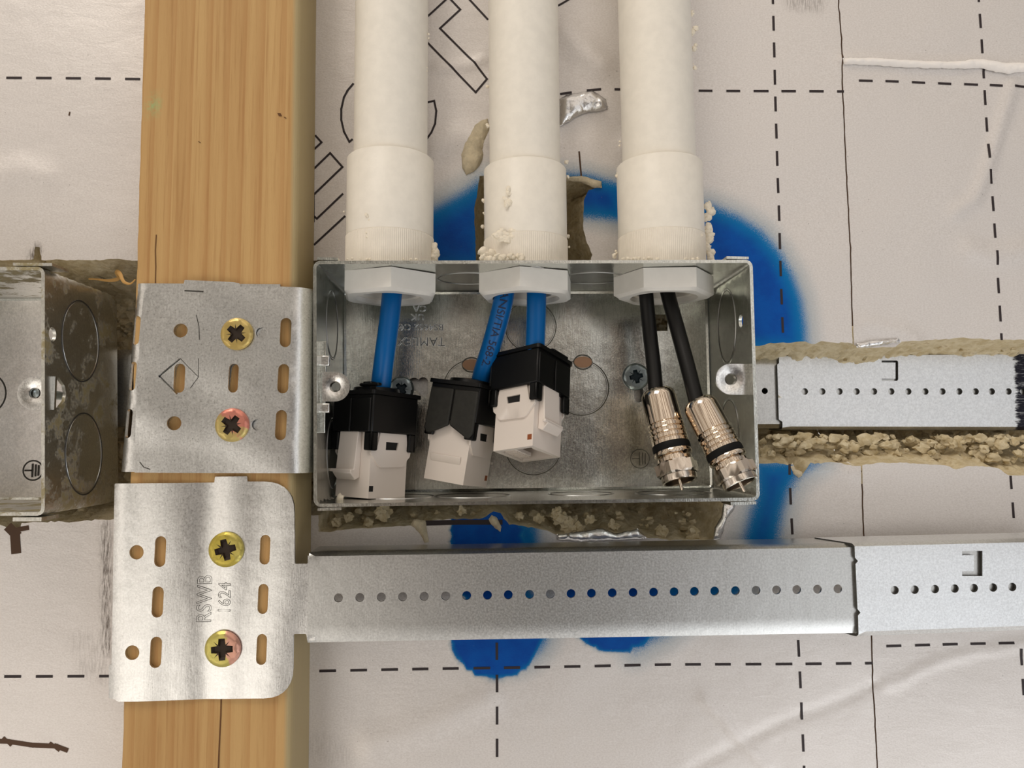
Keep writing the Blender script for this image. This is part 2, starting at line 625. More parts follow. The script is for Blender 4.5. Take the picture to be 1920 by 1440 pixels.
def wood_mat():
    m, t, b, v = new_mat('pine')
    g1 = t.noise(t.mapping(v, (0.16, 0.05, 0.006)), 1.0, 3, 0.55, 0.6)
    g2 = t.noise(t.mapping(v, (0.9, 0.9, 0.02)), 1.0, 4, 0.65)
    g3 = t.noise(t.mapping(v, (4.0, 4.0, 0.12)), 1.0, 3, 0.6)
    rings = t.add('ShaderNodeTexWave', wave_type='BANDS', bands_direction='X', wave_profile='SAW')
    t.put(rings.inputs['Vector'], t.mapping(v, (0.055, 0.055, 0.0012)))
    rings.inputs['Scale'].default_value = 1.0
    rings.inputs['Distortion'].default_value = 5.0
    rings.inputs['Detail'].default_value = 2.0
    rings.inputs['Detail Scale'].default_value = 0.7
    c = t.mix(t.step(g1, 0.3, 0.7), srgb(194, 157, 103), srgb(180, 140, 88))
    c = t.mix(t.math('MULTIPLY', t.step(rings.outputs['Fac'], 0.55, 1.0), 0.40), c, srgb(164, 114, 64))
    c = t.mix(t.math('MULTIPLY', t.step(g2, 0.50, 0.72), 0.5), c, srgb(156, 110, 62))
    c = t.mix(t.math('MULTIPLY', t.step(g3, 0.55, 0.8), 0.18), c, srgb(130, 92, 50))
    c = t.mix(t.math('MULTIPLY', t.attr('green'), t.step(t.noise(v, 0.8, 4, 0.7), 0.35, 0.65)), c, srgb(150, 176, 120))
    c = t.mix(t.math('MULTIPLY', t.attr('pale'), 0.75), c, srgb(176, 164, 126))
    t.put(b.inputs['Base Color'], c)
    b.inputs['Roughness'].default_value = 0.62
    b.inputs['Specular IOR Level'].default_value = 0.3
    h = t.math('ADD', t.math('MULTIPLY', g3, 0.5), t.math('MULTIPLY', g2, 1.0))
    t.put(b.inputs['Normal'], t.bump(h, 0.28, 0.0006))
    return m
M_WOOD = wood_mat()
M_CRACK = plain('wood_crack', srgb(96, 62, 32), 0.9)

def foil_mat():
    m, t, b, v = new_mat('foil_facing')
    fine = t.noise(t.mapping(v, (1, 1, 1.6)), 1.4, 4, 0.65)
    mid = t.noise(t.mapping(v, (0.10, 1, 0.22)), 1.0, 4, 0.55, 0.4)
    big = t.noise(v, 0.022, 3, 0.5)
    spk = t.noise(v, 5.5, 2, 0.8)
    base = t.mix(t.step(fine, 0.3, 0.7), srgb(214, 208, 203), srgb(228, 223, 219))
    p = t.attr('paint')
    mask = t.step(t.math('ADD', p, t.math('MULTIPLY', t.math('SUBTRACT', spk, 0.5), 0.55)), 0.38, 0.64)
    deep = t.mix(t.step(t.noise(v, 0.12, 4, 0.6), 0.35, 0.65), srgb(0, 70, 156), srgb(0, 82, 168))
    blue = t.mix(t.step(p, 0.55, 1.0), srgb(0, 112, 172), deep)
    haze = t.math('MULTIPLY', t.step(t.math('ADD', p, t.math('MULTIPLY', t.math('SUBTRACT', spk, 0.5), 0.5)), 0.05, 0.45), 0.42)
    c = t.mix(haze, base, srgb(120, 150, 165))
    c = t.mix(mask, c, blue)
    dirt = t.math('MULTIPLY', t.attr('dirt'), t.step(t.noise(t.mapping(v, (1.8, 1.8, 0.22)), 1.0, 5, 0.7), 0.36, 0.66))
    c = t.mix(dirt, c, srgb(74, 58, 46))
    speck = t.step(t.noise(v, 1.1, 2, 0.5), 0.735, 0.76)
    c = t.mix(t.math('MULTIPLY', speck, 0.5), c, srgb(110, 100, 92))
    t.put(b.inputs['Base Color'], c)
    t.put(b.inputs['Metallic'], t.math('MULTIPLY', t.math('SUBTRACT', 1.0, mask), 0.52))
    t.put(b.inputs['Roughness'], t.math('ADD', 0.38, t.math('MULTIPLY', fine, 0.12)))
    t.put(b.inputs['Specular IOR Level'], t.math('SUBTRACT', 0.5, t.math('MULTIPLY', mask, 0.36)))
    h = t.math('ADD', t.math('MULTIPLY', fine, 0.30), t.math('ADD', t.math('MULTIPLY', mid, 0.9), t.math('MULTIPLY', big, 8.0)))
    t.put(b.inputs['Normal'], t.bump(h, 0.22, 0.0006))
    return m
M_FOIL = foil_mat()
M_FOIL_INK = plain('foil_print', srgb(38, 26, 28), 0.5, 0.1)
M_FOIL_SHINY = plain('bare_foil', (0.80, 0.79, 0.78, 1), 0.26, 0.95, 0.5, 0.9)
M_PAPER = plain('torn_paper_edge', srgb(238, 233, 228), 0.7, 0, 0.2, 1.5)

def foam_mat():
    m, t, b, v = new_mat('rigid_foam')
    a = t.noise(v, 0.30, 5, 0.6)
    f = t.noise(v, 1.6, 4, 0.7)
    vor = t.add('ShaderNodeTexVoronoi', feature='F1')
    t.put(vor.inputs['Vector'], v)
    vor.inputs['Scale'].default_value = 0.5
    c = t.mix(t.step(a, 0.35, 0.65), srgb(198, 181, 143), srgb(220, 207, 176))
    c = t.mix(t.math('MULTIPLY', t.step(f, 0.5, 0.72), 0.4), c, srgb(226, 215, 190))
    c = t.mix(t.math('MULTIPLY', t.step(a, 0.60, 0.72), 0.5), c, srgb(160, 132, 84))
    t.put(b.inputs['Base Color'], c)
    b.inputs['Roughness'].default_value = 0.9
    h = t.math('ADD', t.math('MULTIPLY', vor.outputs['Distance'], -1.0), t.math('MULTIPLY', f, 0.6))
    t.put(b.inputs['Normal'], t.bump(h, 0.5, 0.001))
    return m
M_FOAM = foam_mat()
M_FOAM_PALE = plain('torn_foam', srgb(206, 193, 165), 0.9, 0, 0.9, 0.9, 0.14, 0.35)

# ------------------------------------------------------------------ the insulated wall
def PX(pts, y=0.0):
    return [XZ(a, b, y) for a, b in pts]

CUT_L = ragged(PX([(-780, 489), (40, 488), (62, 486), (66, 462), (74, 463), (78, 487), (180, 488), (215, 486), (255, 489), (420, 489), (660, 489),
                   (660, 965), (420, 966), (205, 974), (130, 978), (40, 980), (37, 1012), (30, 1014), (26, 1032), (22, 1012), (20, 990), (0, 984), (-780, 985)]), 1.3, 0.5, 3)
CUT_M = ragged(PX([(600, 510), (840, 505), (893, 500), (891, 440), (889, 395), (895, 360), (899, 330), (940, 326), (1055, 331), (1085, 331), (1112, 337), (1129, 344), (1122, 352),
                   (1104, 355), (1095, 375), (1093, 425), (1099, 450), (1110, 478), (1104, 500), (1120, 506), (1380, 508), (1388, 640), (1425, 868), (1400, 935), (1360, 945), (1356, 966),
                   (1345, 985), (1336, 1012), (1255, 1013), (1200, 1006), (1150, 1000), (1120, 1004), (1085, 998), (1045, 1003), (1020, 994), (985, 986),
                   (955, 983), (945, 972), (938, 962), (925, 958), (915, 966), (898, 974), (870, 973), (830, 974), (800, 976), (796, 1000), (785, 986), (750, 986), (700, 990), (660, 992), (625, 996), (597, 998)]), 1.3, 0.55, 5)
CUT_R = ragged(PX([(1370, 648), (1430, 648), (1445, 643), (1480, 643), (1510, 640), (1522, 646), (1540, 640), (1560, 642), (1590, 642), (1604, 648), (1630, 652), (1680, 650), (1690, 640), (1760, 637),
                   (1800, 633), (1860, 637), (1920, 637), (2680, 632), (2680, 892), (1920, 893), (1888, 890), (1872, 878), (1830, 872), (1792, 880), (1770, 872), (1700, 868),
                   (1650, 868), (1600, 874), (1565, 866), (1520, 869), (1505, 888), (1494, 893), (1488, 872), (1450, 868), (1425, 869), (1370, 868)]), 1.3, 0.5, 8)
CUTS = [CUT_L, CUT_M, CUT_R]

SEAM = PX([(1564, -520), (1572, 0), (1578, 75), (1579, 160), (1582, 210), (1586, 300), (1591, 390), (1595, 480), (1598, 590), (1601, 660), (1616, 880), (1619, 985), (1626, 1090), (1634, 1196), (1637, 1283), (1641, 1350), (1645, 1440), (1668, 2000)])
seam_z = np.array([z for x, z in SEAM][::-1])
seam_x = np.array([x for x, z in SEAM][::-1])
order = np.argsort(seam_z)
seam_z, seam_x = seam_z[order], seam_x[order]
ZT, ZB = 235.0, -205.0
sz = [float(z) for z in np.linspace(ZT, ZB, 190)]
sx = [float(np.interp(z, seam_z, seam_x)) + 0.22 * noise.noise(Vector((z * 0.35, 7, 2))) for z in sz]
MIDX = P(420, 720, 0).x
BOARD_L = [(-300, ZT), (MIDX, ZT), (MIDX, ZB), (-300, ZB)]
BOARD_C = [(MIDX + 0.2, ZT)] + [(x - 0.28, z) for x, z in zip(sx, sz)] + [(MIDX + 0.2, ZB)]
BOARD_R = [(320, ZT), (320, ZB)] + [(x + 0.22 + 0.15 * noise.noise(Vector((z * 0.6, 1, 8))), z) for x, z in zip(sx[::-1], sz[::-1])]

# creases pressed into the foil: polyline in pixels, height and width in mm
CREASES = [([(1582, 113), (1640, 114), (1700, 120), (1780, 122), (1840, 118), (1880, 128), (1925, 126)], 1.1, 1.5),
           ([(1925, 1210), (1840, 1220), (1780, 1235), (1720, 1258), (1690, 1278), (1660, 1284)], 0.5, 1.3),
           ([(1640, 1284), (1560, 1320), (1470, 1352), (1390, 1392), (1300, 1440)], -0.38, 1.3),
           ([(1318, 1310), (1350, 1342), (1395, 1395), (1440, 1440)], 0.5, 1.4),
           ([(1790, 398), (1826, 376), (1846, 330), (1900, 160)], 0.6, 2.2),
           ([(1480, 872), (1560, 878), (1600, 890)], 0.5, 2.0),
           ([(1062, 60), (1090, 90), (1125, 120)], 1.0, 5.0),
           ([(1065, 250), (1110, 230), (1150, 250)], -0.8, 5.0),
           ([(820, 126), (875, 122), (905, 112)], 0.5, 1.5),
           ([(820, 270), (860, 255), (900, 262)], 0.7, 5.0),
           ([(700, 1395), (800, 1360), (910, 1310)], 0.8, 5.0),
           ([(1820, 470), (1860, 480), (1920, 470)], 0.7, 4.0),
           ([(0, 330), (40, 320), (80, 330)], 0.6, 5.0),
           ([(1620, 608), (1700, 622), (1720, 640)], 0.5, 2.0)]
CREASES = [(PX(p), h, s) for p, h, s in CREASES]

def height(pts):
    pts = np.asarray(pts, float)
    h = np.zeros(len(pts))
    for line, amp, wd in CREASES:
        d = seg_dist(pts, line, closed=False)
        h += amp * np.exp(-(d / wd) ** 2)
    h += 0.18 * np.sin(pts[:, 0] * 0.071 + 1.3 * np.sin(pts[:, 1] * 0.043)) * np.sin(pts[:, 1] * 0.059)
    return h

# blue marking spray: outline in pixels, softness of its edge in pixels (inside to outside)
SPRAY = [([(780, 405), (830, 378), (870, 355), (900, 335), (925, 330), (925, 520), (780, 520)], 34),
         ([(1040, 322), (1100, 324), (1175, 345), (1175, 418), (1120, 412), (1095, 410), (1040, 420)], 26),
         ([(1300, 378), (1335, 382), (1385, 402), (1430, 430), (1465, 470), (1490, 515), (1506, 560), (1514, 610), (1516, 665), (1300, 665)], 30),
         ([(1410, 860), (1545, 862), (1500, 895), (1482, 925), (1472, 960), (1462, 1015), (1455, 1060), (1380, 1060), (1396, 985), (1412, 930)], 34),
         ([(845, 955), (965, 955), (975, 990), (985, 1060), (990, 1120), (845, 1120)], 3),
         ([(965, 955), (1010, 985), (1015, 1060), (965, 1120)], 30),
         (circle(928, 1188, 85, 40), 3), (circle(955, 1170, 78, 30), 30),
         (circle(1152, 1128, 95, 40), 4), ([(1070, 1080), (1170, 1080), (1170, 1140), (1070, 1140)], 6),
         ([(1170, 1085), (1390, 1075), (1400, 1120), (1300, 1150), (1250, 1190), (1190, 1222), (1150, 1170)], 36)]
SPRAY = [(PX(p), s * 0.1834 * (1.55 if s > 10 else 1)) for p, s in SPRAY]
def paint(pts):
    v = np.zeros(len(pts))
    for poly, soft in SPRAY:
        p = np.asarray(poly)
        pad = soft * 2
        idx = np.nonzero((pts[:, 0] > p[:, 0].min() - pad) & (pts[:, 0] < p[:, 0].max() + pad) & (pts[:, 1] > p[:, 1].min() - pad) & (pts[:, 1] < p[:, 1].max() + pad))[0]
        if len(idx):
            k = np.clip(sdf(pts[idx], poly) / soft * 0.5 + 0.5, 0, 1)
            v[idx] = np.maximum(v[idx], k)
    return v

GRIME = [([(199, 985), (201, 1225)], 1.5, 0.95), ([(155, 1205), (175, 1215)], 4.0, 0.22), ([(165, 1248), (200, 1262)], 3.5, 0.25), ([(60, 480), (70, 468)], 1.5, 1.0),
         ([(1490, 3), (1530, 6)], 3.0, 0.5), ([(1040, 560), (1700, 600)], 0.1, 0.0), ([(640, 1420), (600, 1400)], 4.0, 0.15)]
GRIME = [(PX(p), s, a) for p, s, a in GRIME]
def dirt(pts):
    v = np.zeros(len(pts))
    for line, s, a in GRIME:
        v = np.maximum(v, a * np.clip(1.6 - seg_dist(pts, line, closed=False) / s, 0, 1))
    return v

def foil_map(u, v, t):
    h = float(height([(u, v)])[0])
    return (u, -h + t, v)

def add_ribbon(bm, pts, width, mi=1, lift=0.10):
    """printed line on the foil: follows its creases"""
    for a, b in zip(pts, pts[1:]):
        A, B = Vector(a), Vector(b)
        d = (B - A)
        L = d.length
        if L < 1e-6:
            continue
        d /= L
        n = Vector((-d.y, d.x)) * width / 2
        A2, B2 = A - d * width * 0.45, B + d * width * 0.45
        k = max(1, int(L / 2))
        row = []
        for i in range(k + 1):
            c = A2.lerp(B2, i / k)
            row.append([bm.verts.new((q.x, foil_map(q.x, q.y, 0)[1] - lift, q.y)) for q in (c + n, c - n)])
        for r0, r1 in zip(row, row[1:]):
            bm.faces.new((r0[0], r0[1], r1[1], r1[0])).material_index = mi

HD = lambda xs, y0, y1, x0, x1: [((a, y0 + (y1 - y0) * (a - x0) / (x1 - x0)), (b, y0 + (y1 - y0) * (b - x0) / (x1 - x0))) for a, b in xs]
DASH_L = HD([(-42, -17), (14, 39), (70, 95), (126, 150), (181, 206), (237, 261)], 146, 148.5, 14, 262) + HD([(-48, -21), (11, 38), (70, 97), (129, 156), (188, 212)], 1268, 1268, 0, 200)
DASH_C = [((1052, 176.5), (1070, 174)), ((1102, 170), (1125, 168)), ((1154, 168), (1178, 168))]
DASH_C += HD([(1312, 1334), (1364, 1386), (1415, 1439), (1467, 1490), (1519, 1542), (1571, 1580)], 170, 172, 1312, 1582)
DASH_C += HD([(601, 628), (659, 686), (717, 744), (775, 801), (832, 858), (890, 917), (947, 973), (1004, 1029), (1060, 1086), (1117, 1143), (1173, 1199), (1230, 1256)], 1258, 1246.5, 601, 1240)
DASH_C += HD([(1287, 1312), (1343, 1368), (1400, 1425), (1456, 1483), (1512, 1538), (1569, 1594), (1624, 1634)], 1246, 1243.5, 1287, 1635)
def VD(ys, pts):
    ya = np.array([p[1] for p in pts], float)
    xa = np.array([p[0] for p in pts], float)
    return [((float(np.interp(a, ya, xa)), a), (float(np.interp(b, ya, xa)), b)) for a, b in ys]
V1 = [(1448, -60), (1449, 0), (1453, 160), (1458, 330), (1461, 400), (1464, 520), (1467, 610), (1480, 880), (1482, 930), (1485, 990), (1497, 1215), (1500, 1275), (1503, 1335), (1506, 1400), (1509, 1470)]
DASH_C += VD([(-44, -20), (-14, 6), (32, 56), (82, 106), (133, 157), (183, 207), (234, 258), (285, 309), (336, 360), (387, 412), (439, 465), (491, 516), (544, 569), (597, 622), (872, 888), (917, 944), (974, 1000), (1202, 1229), (1261, 1288), (1319, 1347), (1379, 1407), (1438, 1466)], V1)
DASH_C += VD([(1207, 1235), (1267, 1295), (1326, 1356), (1387, 1417), (1447, 1476)], [(931.5, 1200), (932, 1300), (932, 1480)])
DASH_R = [((1612, 151.5), (1634, 152)), ((1662, 152.3), (1683, 153)), ((1712, 154), (1733, 155)), ((1761, 156), (1782, 157)), ((1810, 157.5), (1832, 158.7)), ((1858, 159.5), (1878, 160.7)), ((1903, 162), (1926, 163.5)), ((1952, 165), (1975, 166))]
DASH_R += HD([(1664, 1688), (1718, 1742), (1770, 1794), (1822, 1846), (1874, 1899), (1926, 1950)], 1211.5, 1205, 1664, 1899)
V2 = [(1834, -40), (1835, 0), (1841, 85), (1847, 180), (1853, 285), (1862, 385), (1869, 485), (1875, 590), (1877, 632), (1895, 900), (1899.5, 960), (1912, 1190), (1914.5, 1232), (1918, 1290), (1922, 1350)]
DASH_R += VD([(-22, 2), (28, 51), (76, 98), (124, 145), (171, 195), (222, 245), (272, 295), (320, 343), (370, 394), (421, 444), (472, 495), (523, 548), (575, 601), (627, 636), (894, 915), (944, 969), (1218, 1245), (1275, 1301)], V2)
LETTERS = [[(800, 32), (806, 27), (841, -5), (863, 18), (825, 53), (890, 118), (913, 148), (892, 173), (840, 119), (800, 78)],
           [(870, -14), (880, -1), (914, 36)],
           [(592, 255), (603, 267), (588, 281)],
           [(588, 317), (619, 287), (642, 313), (588, 365)], [(588, 365), (588, 415)], [(642, 364), (594, 410), (586, 403)], [(646, 406), (590, 458)],
           [(660, 262), (655, 266), (645, 247), (640, 225), (640, 205), (645, 183), (652, 170), (662, 158)],
           [(798, 193), (814, 189), (818, 208), (816, 232), (809, 249), (800, 262)],
           [(1040, 14), (1052, 8), (1072, -4)]]
BAND = [(794, 981), (860, 979), (938, 979)]
SLIT = [([(20, 992), (28, 1000), (30, 1030)], 3.2), ([(28, 994), (50, 990)], 1.6), ([(-20, 1389), (15, 1390), (60, 1397), (105, 1399), (124, 1406)], 1.5), ([(8, 1384), (20, 1396)], 1.0), ([(95, 1394), (110, 1406)], 1.0), ([(131, 211), (130, 216)], 0.5),
        ([(1086, 285), (1090, 332)], 0.6)]
def on_foil(pts):
    return [XZ(a, b, 0) for a, b in pts]

M_TEAR = plain('torn_slit', srgb(84, 62, 46), 0.9)

def cut_sdf(pts):
    best = np.full(len(pts), -1e9)
    for c in CUTS:
        best = np.maximum(best, sdf(pts, c))
    return best

def board(name, outline, dashes, letters, slits, label):
    bm = bmesh.new()
    sheet(bm, outline, [], foil_map, 1.9, 0.12, 0, cuts=CUTS, attrs={'paint': paint, 'dirt': dirt}, edge_step=1.9, both=False)
    for a, b in dashes:
        add_ribbon(bm, on_foil([a, b]), 0.86, 1)
    for l in letters:
        add_ribbon(bm, on_foil(l), 0.72, 1)
    if letters:
        add_ribbon(bm, on_foil(BAND), 1.7, 1)
    for l, wd in slits:
        add_ribbon(bm, on_foil(l), wd, 2)
    if letters:
        line = list(zip(sx, sz))
        free = cut_sdf(np.array(line)) < -1.2
        for k in range(0, len(line) - 1):
            if free[k] and free[k + 1]:
                add_ribbon(bm, [line[k], line[k + 1]], 1.0, 2, lift=-0.45)
    o = obj(name, bm, [M_FOIL, M_FOIL_INK, M_TEAR], loc=(outline[0][0], 0, 0), smooth=60)
    return tag(o, label, 'wall', None, 'structure')

wall_l = board('wall_left', BOARD_L, DASH_L, [], SLIT[:6], 'foil faced insulation board left of the timber batten')
wall_c = board('wall_back', BOARD_C, DASH_C, LETTERS, SLIT[6:], 'blue sprayed foil faced insulation board between the batten and the upright seam')
wall_r = board('wall_right', BOARD_R, DASH_R, [], [], 'creased foil faced insulation board right of the upright seam')

def foam(parent, x0, x1, z0, z1, step=0.9):
    """chased-out rigid foam behind the foil: a rough trough"""
    xs, zs = np.arange(x0, x1 + step * 0.5, step), np.arange(z0, z1 + step * 0.5, step)
    gx, gz = np.meshgrid(xs, zs)
    pts = np.stack([gx.ravel(), gz.ravel()], 1)
    d = cut_sdf(pts)
    bm = bmesh.new()
    V = []
    for (x, z), s in zip(pts, d):
        if s < -7:
            V.append(None)
            continue
        n1 = noise.noise(Vector((x * 0.22, z * 0.22, 4)))
        n2 = noise.noise(Vector((x * 0.6, z * 0.6, 9)))
        n3 = noise.cell(Vector((x * 0.45 + n2, z * 0.45 + n1, 2)))
        k = min(1, max(0, (s + 0.5) / (11.0 + 4.0 * n1)))
        depth = 0.5 + 31.0 * (k ** 0.8) if s > -0.5 else 0.5
        n4 = noise.noise(Vector((x * 1.3, z * 1.3, 5)))
        rough = (2.0 * n1 + 1.6 * n2 + 1.8 * n3 + 0.9 * n4) * min(1, max(0, (s + 0.5) / 3.0))
        V.append(bm.verts.new((x + 0.5 * n2 * (s > 0), max(0.45, depth + rough), z + 0.5 * n1 * (s > 0))))
    nx = len(xs)
    for j in range(len(zs) - 1):
        for i in range(nx - 1):
            q = [V[j * nx + i], V[j * nx + i + 1], V[(j + 1) * nx + i + 1], V[(j + 1) * nx + i]]
            if all(q):
                bm.faces.new(q)
    r = random.Random(int(x0))
    return bm

def foam_lumps(bm, spots, seed, y=(6, 14)):
    r = random.Random(seed)
    for x0, x1, y0, y1, n, lo, hi in spots:
        for k in range(n):
            dy = r.uniform(*y)
            p = P(r.uniform(x0, x1), r.uniform(y0, y1), dy)
            rr = r.uniform(lo, hi)
            add_lump(bm, p, rr, 0, seed + k, (r.uniform(0.8, 1.5), 0.8, r.uniform(0.6, 1.0)), 2, 0.75)

b_l = foam(wall_l, -300, MIDX, -40, 72)
obj('foam_core', b_l, M_FOAM, wall_l, smooth=50)
b_c = foam(wall_c, MIDX, P(1606, 760, 0).x, -46, 100)
foam_lumps(b_c, [(600, 900, 958, 988, 60, 0.5, 1.6), (900, 1320, 958, 1002, 70, 0.4, 1.4), (1430, 1600, 818, 866, 70, 0.6, 2.1), (1430, 1600, 646, 656, 24, 0.4, 1.0)], 11, (7, 16))
for k, (px_, py_, r_) in enumerate([(718, 962, 2.5), (690, 982, 1.6), (630, 980, 1.5), (866, 958, 1.3), (1045, 962, 1.8), (1055, 974, 2.2), (1070, 985, 2.4), (1086, 991, 1.8),
                                  (1150, 985, 1.6), (1300, 1000, 2.0), (1240, 996, 1.8), (1105, 975, 1.4), (1010, 972, 1.5), (975, 968, 1.2), (655, 968, 1.4)]):
    add_lump(b_c, P(px_, py_, 4.0), r_, 0, 50 + k, (1.1, 0.7, 1.0), 3, 0.75)
obj('foam_core', b_c, M_FOAM, wall_c, smooth=50)
b_r = foam(wall_r, P(1606, 760, 0).x, 320, -24, 44)
foam_lumps(b_r, [(1600, 1935, 818, 870, 150, 0.6, 2.2), (1610, 1930, 643, 655, 50, 0.4, 1.1)], 31, (10, 19))
obj('foam_core', b_r, M_FOAM, wall_r, smooth=50)

# torn strips of facing round the cut-outs
def flap(name, parent, px, y, mat_, thick, bulge, seed, sp=0.9):
    poly = ragged(PX(px, y), 0.9, 0.35, seed)
    c = np.asarray(poly).mean(0)
    R = max(seg_dist(np.array([c]), poly)[0], 0.5)
    bm = bmesh.new()
    def fm(u, v, t):
        d = sdf(np.array([(u, v)]), poly)[0]
        k = min(1, max(0, d / R))
        n = noise.noise(Vector((u * 0.5, v * 0.5, seed))) * 0.5 + noise.noise(Vector((u * 1.3, v * 1.3, seed))) * 0.25
        return (u, y - bulge * min(1, 1.6 * k) * (1 + 0.8 * n) - 0.35 * n + t, v)
    sheet(bm, poly, [], fm, sp, thick, 0)
    return obj(name, bm, mat_, parent, smooth=70)

flap('torn_foam_patch', wall_c, [(914, 222), (902, 225), (890, 236), (882, 250), (872, 268), (865, 290), (867, 315), (874, 327), (888, 322), (899, 310), (903, 302), (906, 290), (905, 280), (912, 258), (918, 240)], -0.5, M_FOAM_PALE, 0.6, 1.1, 2)
flap('peeled_foil', wall_c, [(1048, 186), (1062, 178), (1076, 175), (1092, 172), (1110, 170), (1122, 176), (1136, 186), (1140, 203), (1128, 208), (1106, 209), (1084, 216), (1066, 228), (1050, 236)], -0.6, M_FOIL_SHINY, 0.2, 1.6, 4)
flap('peeled_foil', wall_c, [(1356, 944), (1382, 941), (1376, 956), (1362, 975), (1352, 1010), (1336, 1014), (1340, 990), (1352, 970)], -0.5, M_FOIL_SHINY, 0.2, 1.0, 6)
flap('peeled_foil', wall_c, [(1044, 1002), (1085, 997), (1130, 990), (1152, 1000), (1195, 992), (1215, 1010), (1160, 1014), (1090, 1016), (1045, 1012)], -0.5, M_FOIL_SHINY, 0.2, 1.2, 7)
flap('peeled_foil', wall_r, [(1606, 644), (1640, 638), (1684, 634), (1690, 642), (1650, 648), (1625, 652), (1606, 652)], -0.6, M_FOIL_SHINY, 0.2, 0.8, 8)
flap('torn_foam_patch', wall_c, [(776, 974), (798, 976), (800, 992), (804, 1016), (796, 1018), (788, 1000), (770, 984)], -0.4, M_FOAM_PALE, 0.5, 1.0, 9)
flap('torn_foam_patch', wall_c, [(922, 966), (932, 972), (940, 988), (938, 998), (930, 992), (922, 984), (916, 974)], -0.5, M_FOAM_PALE, 0.5, 1.0, 10)
flap('torn_foam_patch', wall_c, [(1486, 868), (1492, 880), (1504, 884), (1505, 892), (1498, 896), (1488, 888), (1482, 872)], -0.4, M_FOAM_PALE, 0.5, 1.0, 12)
flap('torn_foam_patch', wall_c, [(1060, 332), (1090, 330), (1128, 340), (1128, 352), (1110, 350), (1090, 340), (1062, 338)], -0.4, M_FOAM_PALE, 0.5, 0.8, 13)
flap('torn_paper_edge', wall_r, [(1581, 109), (1640, 108), (1700, 112), (1780, 116), (1840, 110), (1885, 118), (1930, 117), (1930, 133), (1890, 138), (1868, 134), (1840, 127), (1780, 128), (1700, 126), (1640, 122), (1583, 120)], -1.0, M_PAPER, 0.3, 0.9, 14)

# ------------------------------------------------------------------ timber batten
def batten():
    yf = -24.0
    tl, bl = P(269, 0, yf), P(226, 1440, yf)
    tr, br = P(562, 0, yf), P(545.5, 1440, yf)
    def at(a, b, z):
        k = (z - a.z) / (b.z - a.z)
        return a.x + (b.x - a.x) * k
    bm = bmesh.new()
    z0, z1 = -200.0, 232.0
    nz = 150
    green = bm.verts.layers.float.new('green')
    pale = bm.verts.layers.float.new('pale')
    gp = P(287, 197, yf)
    rows = []
    for j in range(nz + 1):
        z = z0 + (z1 - z0) * j / nz
        xl, xr = at(tl, bl, z), at(tr, br, z)
        xl += 0.25 * noise.noise(Vector((z * 0.12, 1, 1))) + 0.2 * noise.noise(Vector((z * 0.5, 1, 5)))
        prof = [(xl, -0.2), (xl - 0.1, yf * 0.5), (xl, yf + 1.2), (xl + 0.35, yf + 0.35), (xl + 1.2, yf)]
        n = 22
        for i in range(1, n):
            prof.append((xl + 1.2 + (xr - 2.6 - xl - 1.2) * i / n, yf))
        prof += [(xr - 2.4, yf), (xr - 1.2, yf + 0.35), (xr - 0.3, yf + 1.3), (xr, yf + 2.8), (xr + 0.1, yf * 0.5), (xr, -0.2)]
        row = []
        for (x, y) in prof:
            grain = 0.12 * noise.noise(Vector((x * 0.5, 3, z * 0.02))) + 0.08 * noise.noise(Vector((x * 1.5, 5, z * 0.05)))
            v = bm.verts.new((x, y + (grain if y <= yf + 0.01 else 0), z))
            v[green] = max(0.0, 1 - math.hypot((x - gp.x) / 3.5, (z - gp.z) / 4.5))
            v[pale] = 1.0 if x > xr - 2.0 else 0.0
            row.append(v)
        rows.append(row)
    for a, b in zip(rows, rows[1:]):
        for i in range(len(a) - 1):
            bm.faces.new((a[i], a[i + 1], b[i + 1], b[i]))
        bm.faces.new((a[-1], a[0], b[0], b[-1]))
    bm.faces.new(rows[0][::-1])
    bm.faces.new(rows[-1])
    # drying cracks and knots of dirt in the face
    for line, wd in (([(415, 1300), (414, 1340), (411, 1400), (409, 1450)], 0.42), ([(293, 440), (291, 470), (292, 500), (291, 532)], 0.30),  ([(523, 212), (526, 218)], 1.0), ([(533, 219), (536, 222)], 0.5), ([(372, 265), (376, 268)], 0.4)):
        q = [P(a, b, yf - 0.16) for a, b in line]
        for A, B in zip(q, q[1:]):
            dx = Vector((wd / 2, 0, 0))
            bm.faces.new([bm.verts.new(c) for c in (A - dx, A + dx, B + dx, B - dx)]).material_index = 1
    o = obj('timber_batten', bm, [M_WOOD, M_CRACK], loc=(at(tl, bl, 0), yf / 2, z0), smooth=50)
    return tag(o, 'upright pale pine timber batten with a pale bruise and fine splits', 'timber batten')
batten()

# ------------------------------------------------------------------ mounting brackets and rails
YP = -26.4          # face of the upper bracket plate
YU = -24.9          # face of the plate beneath it
YR = 16.5           # face of the recessed upper rail

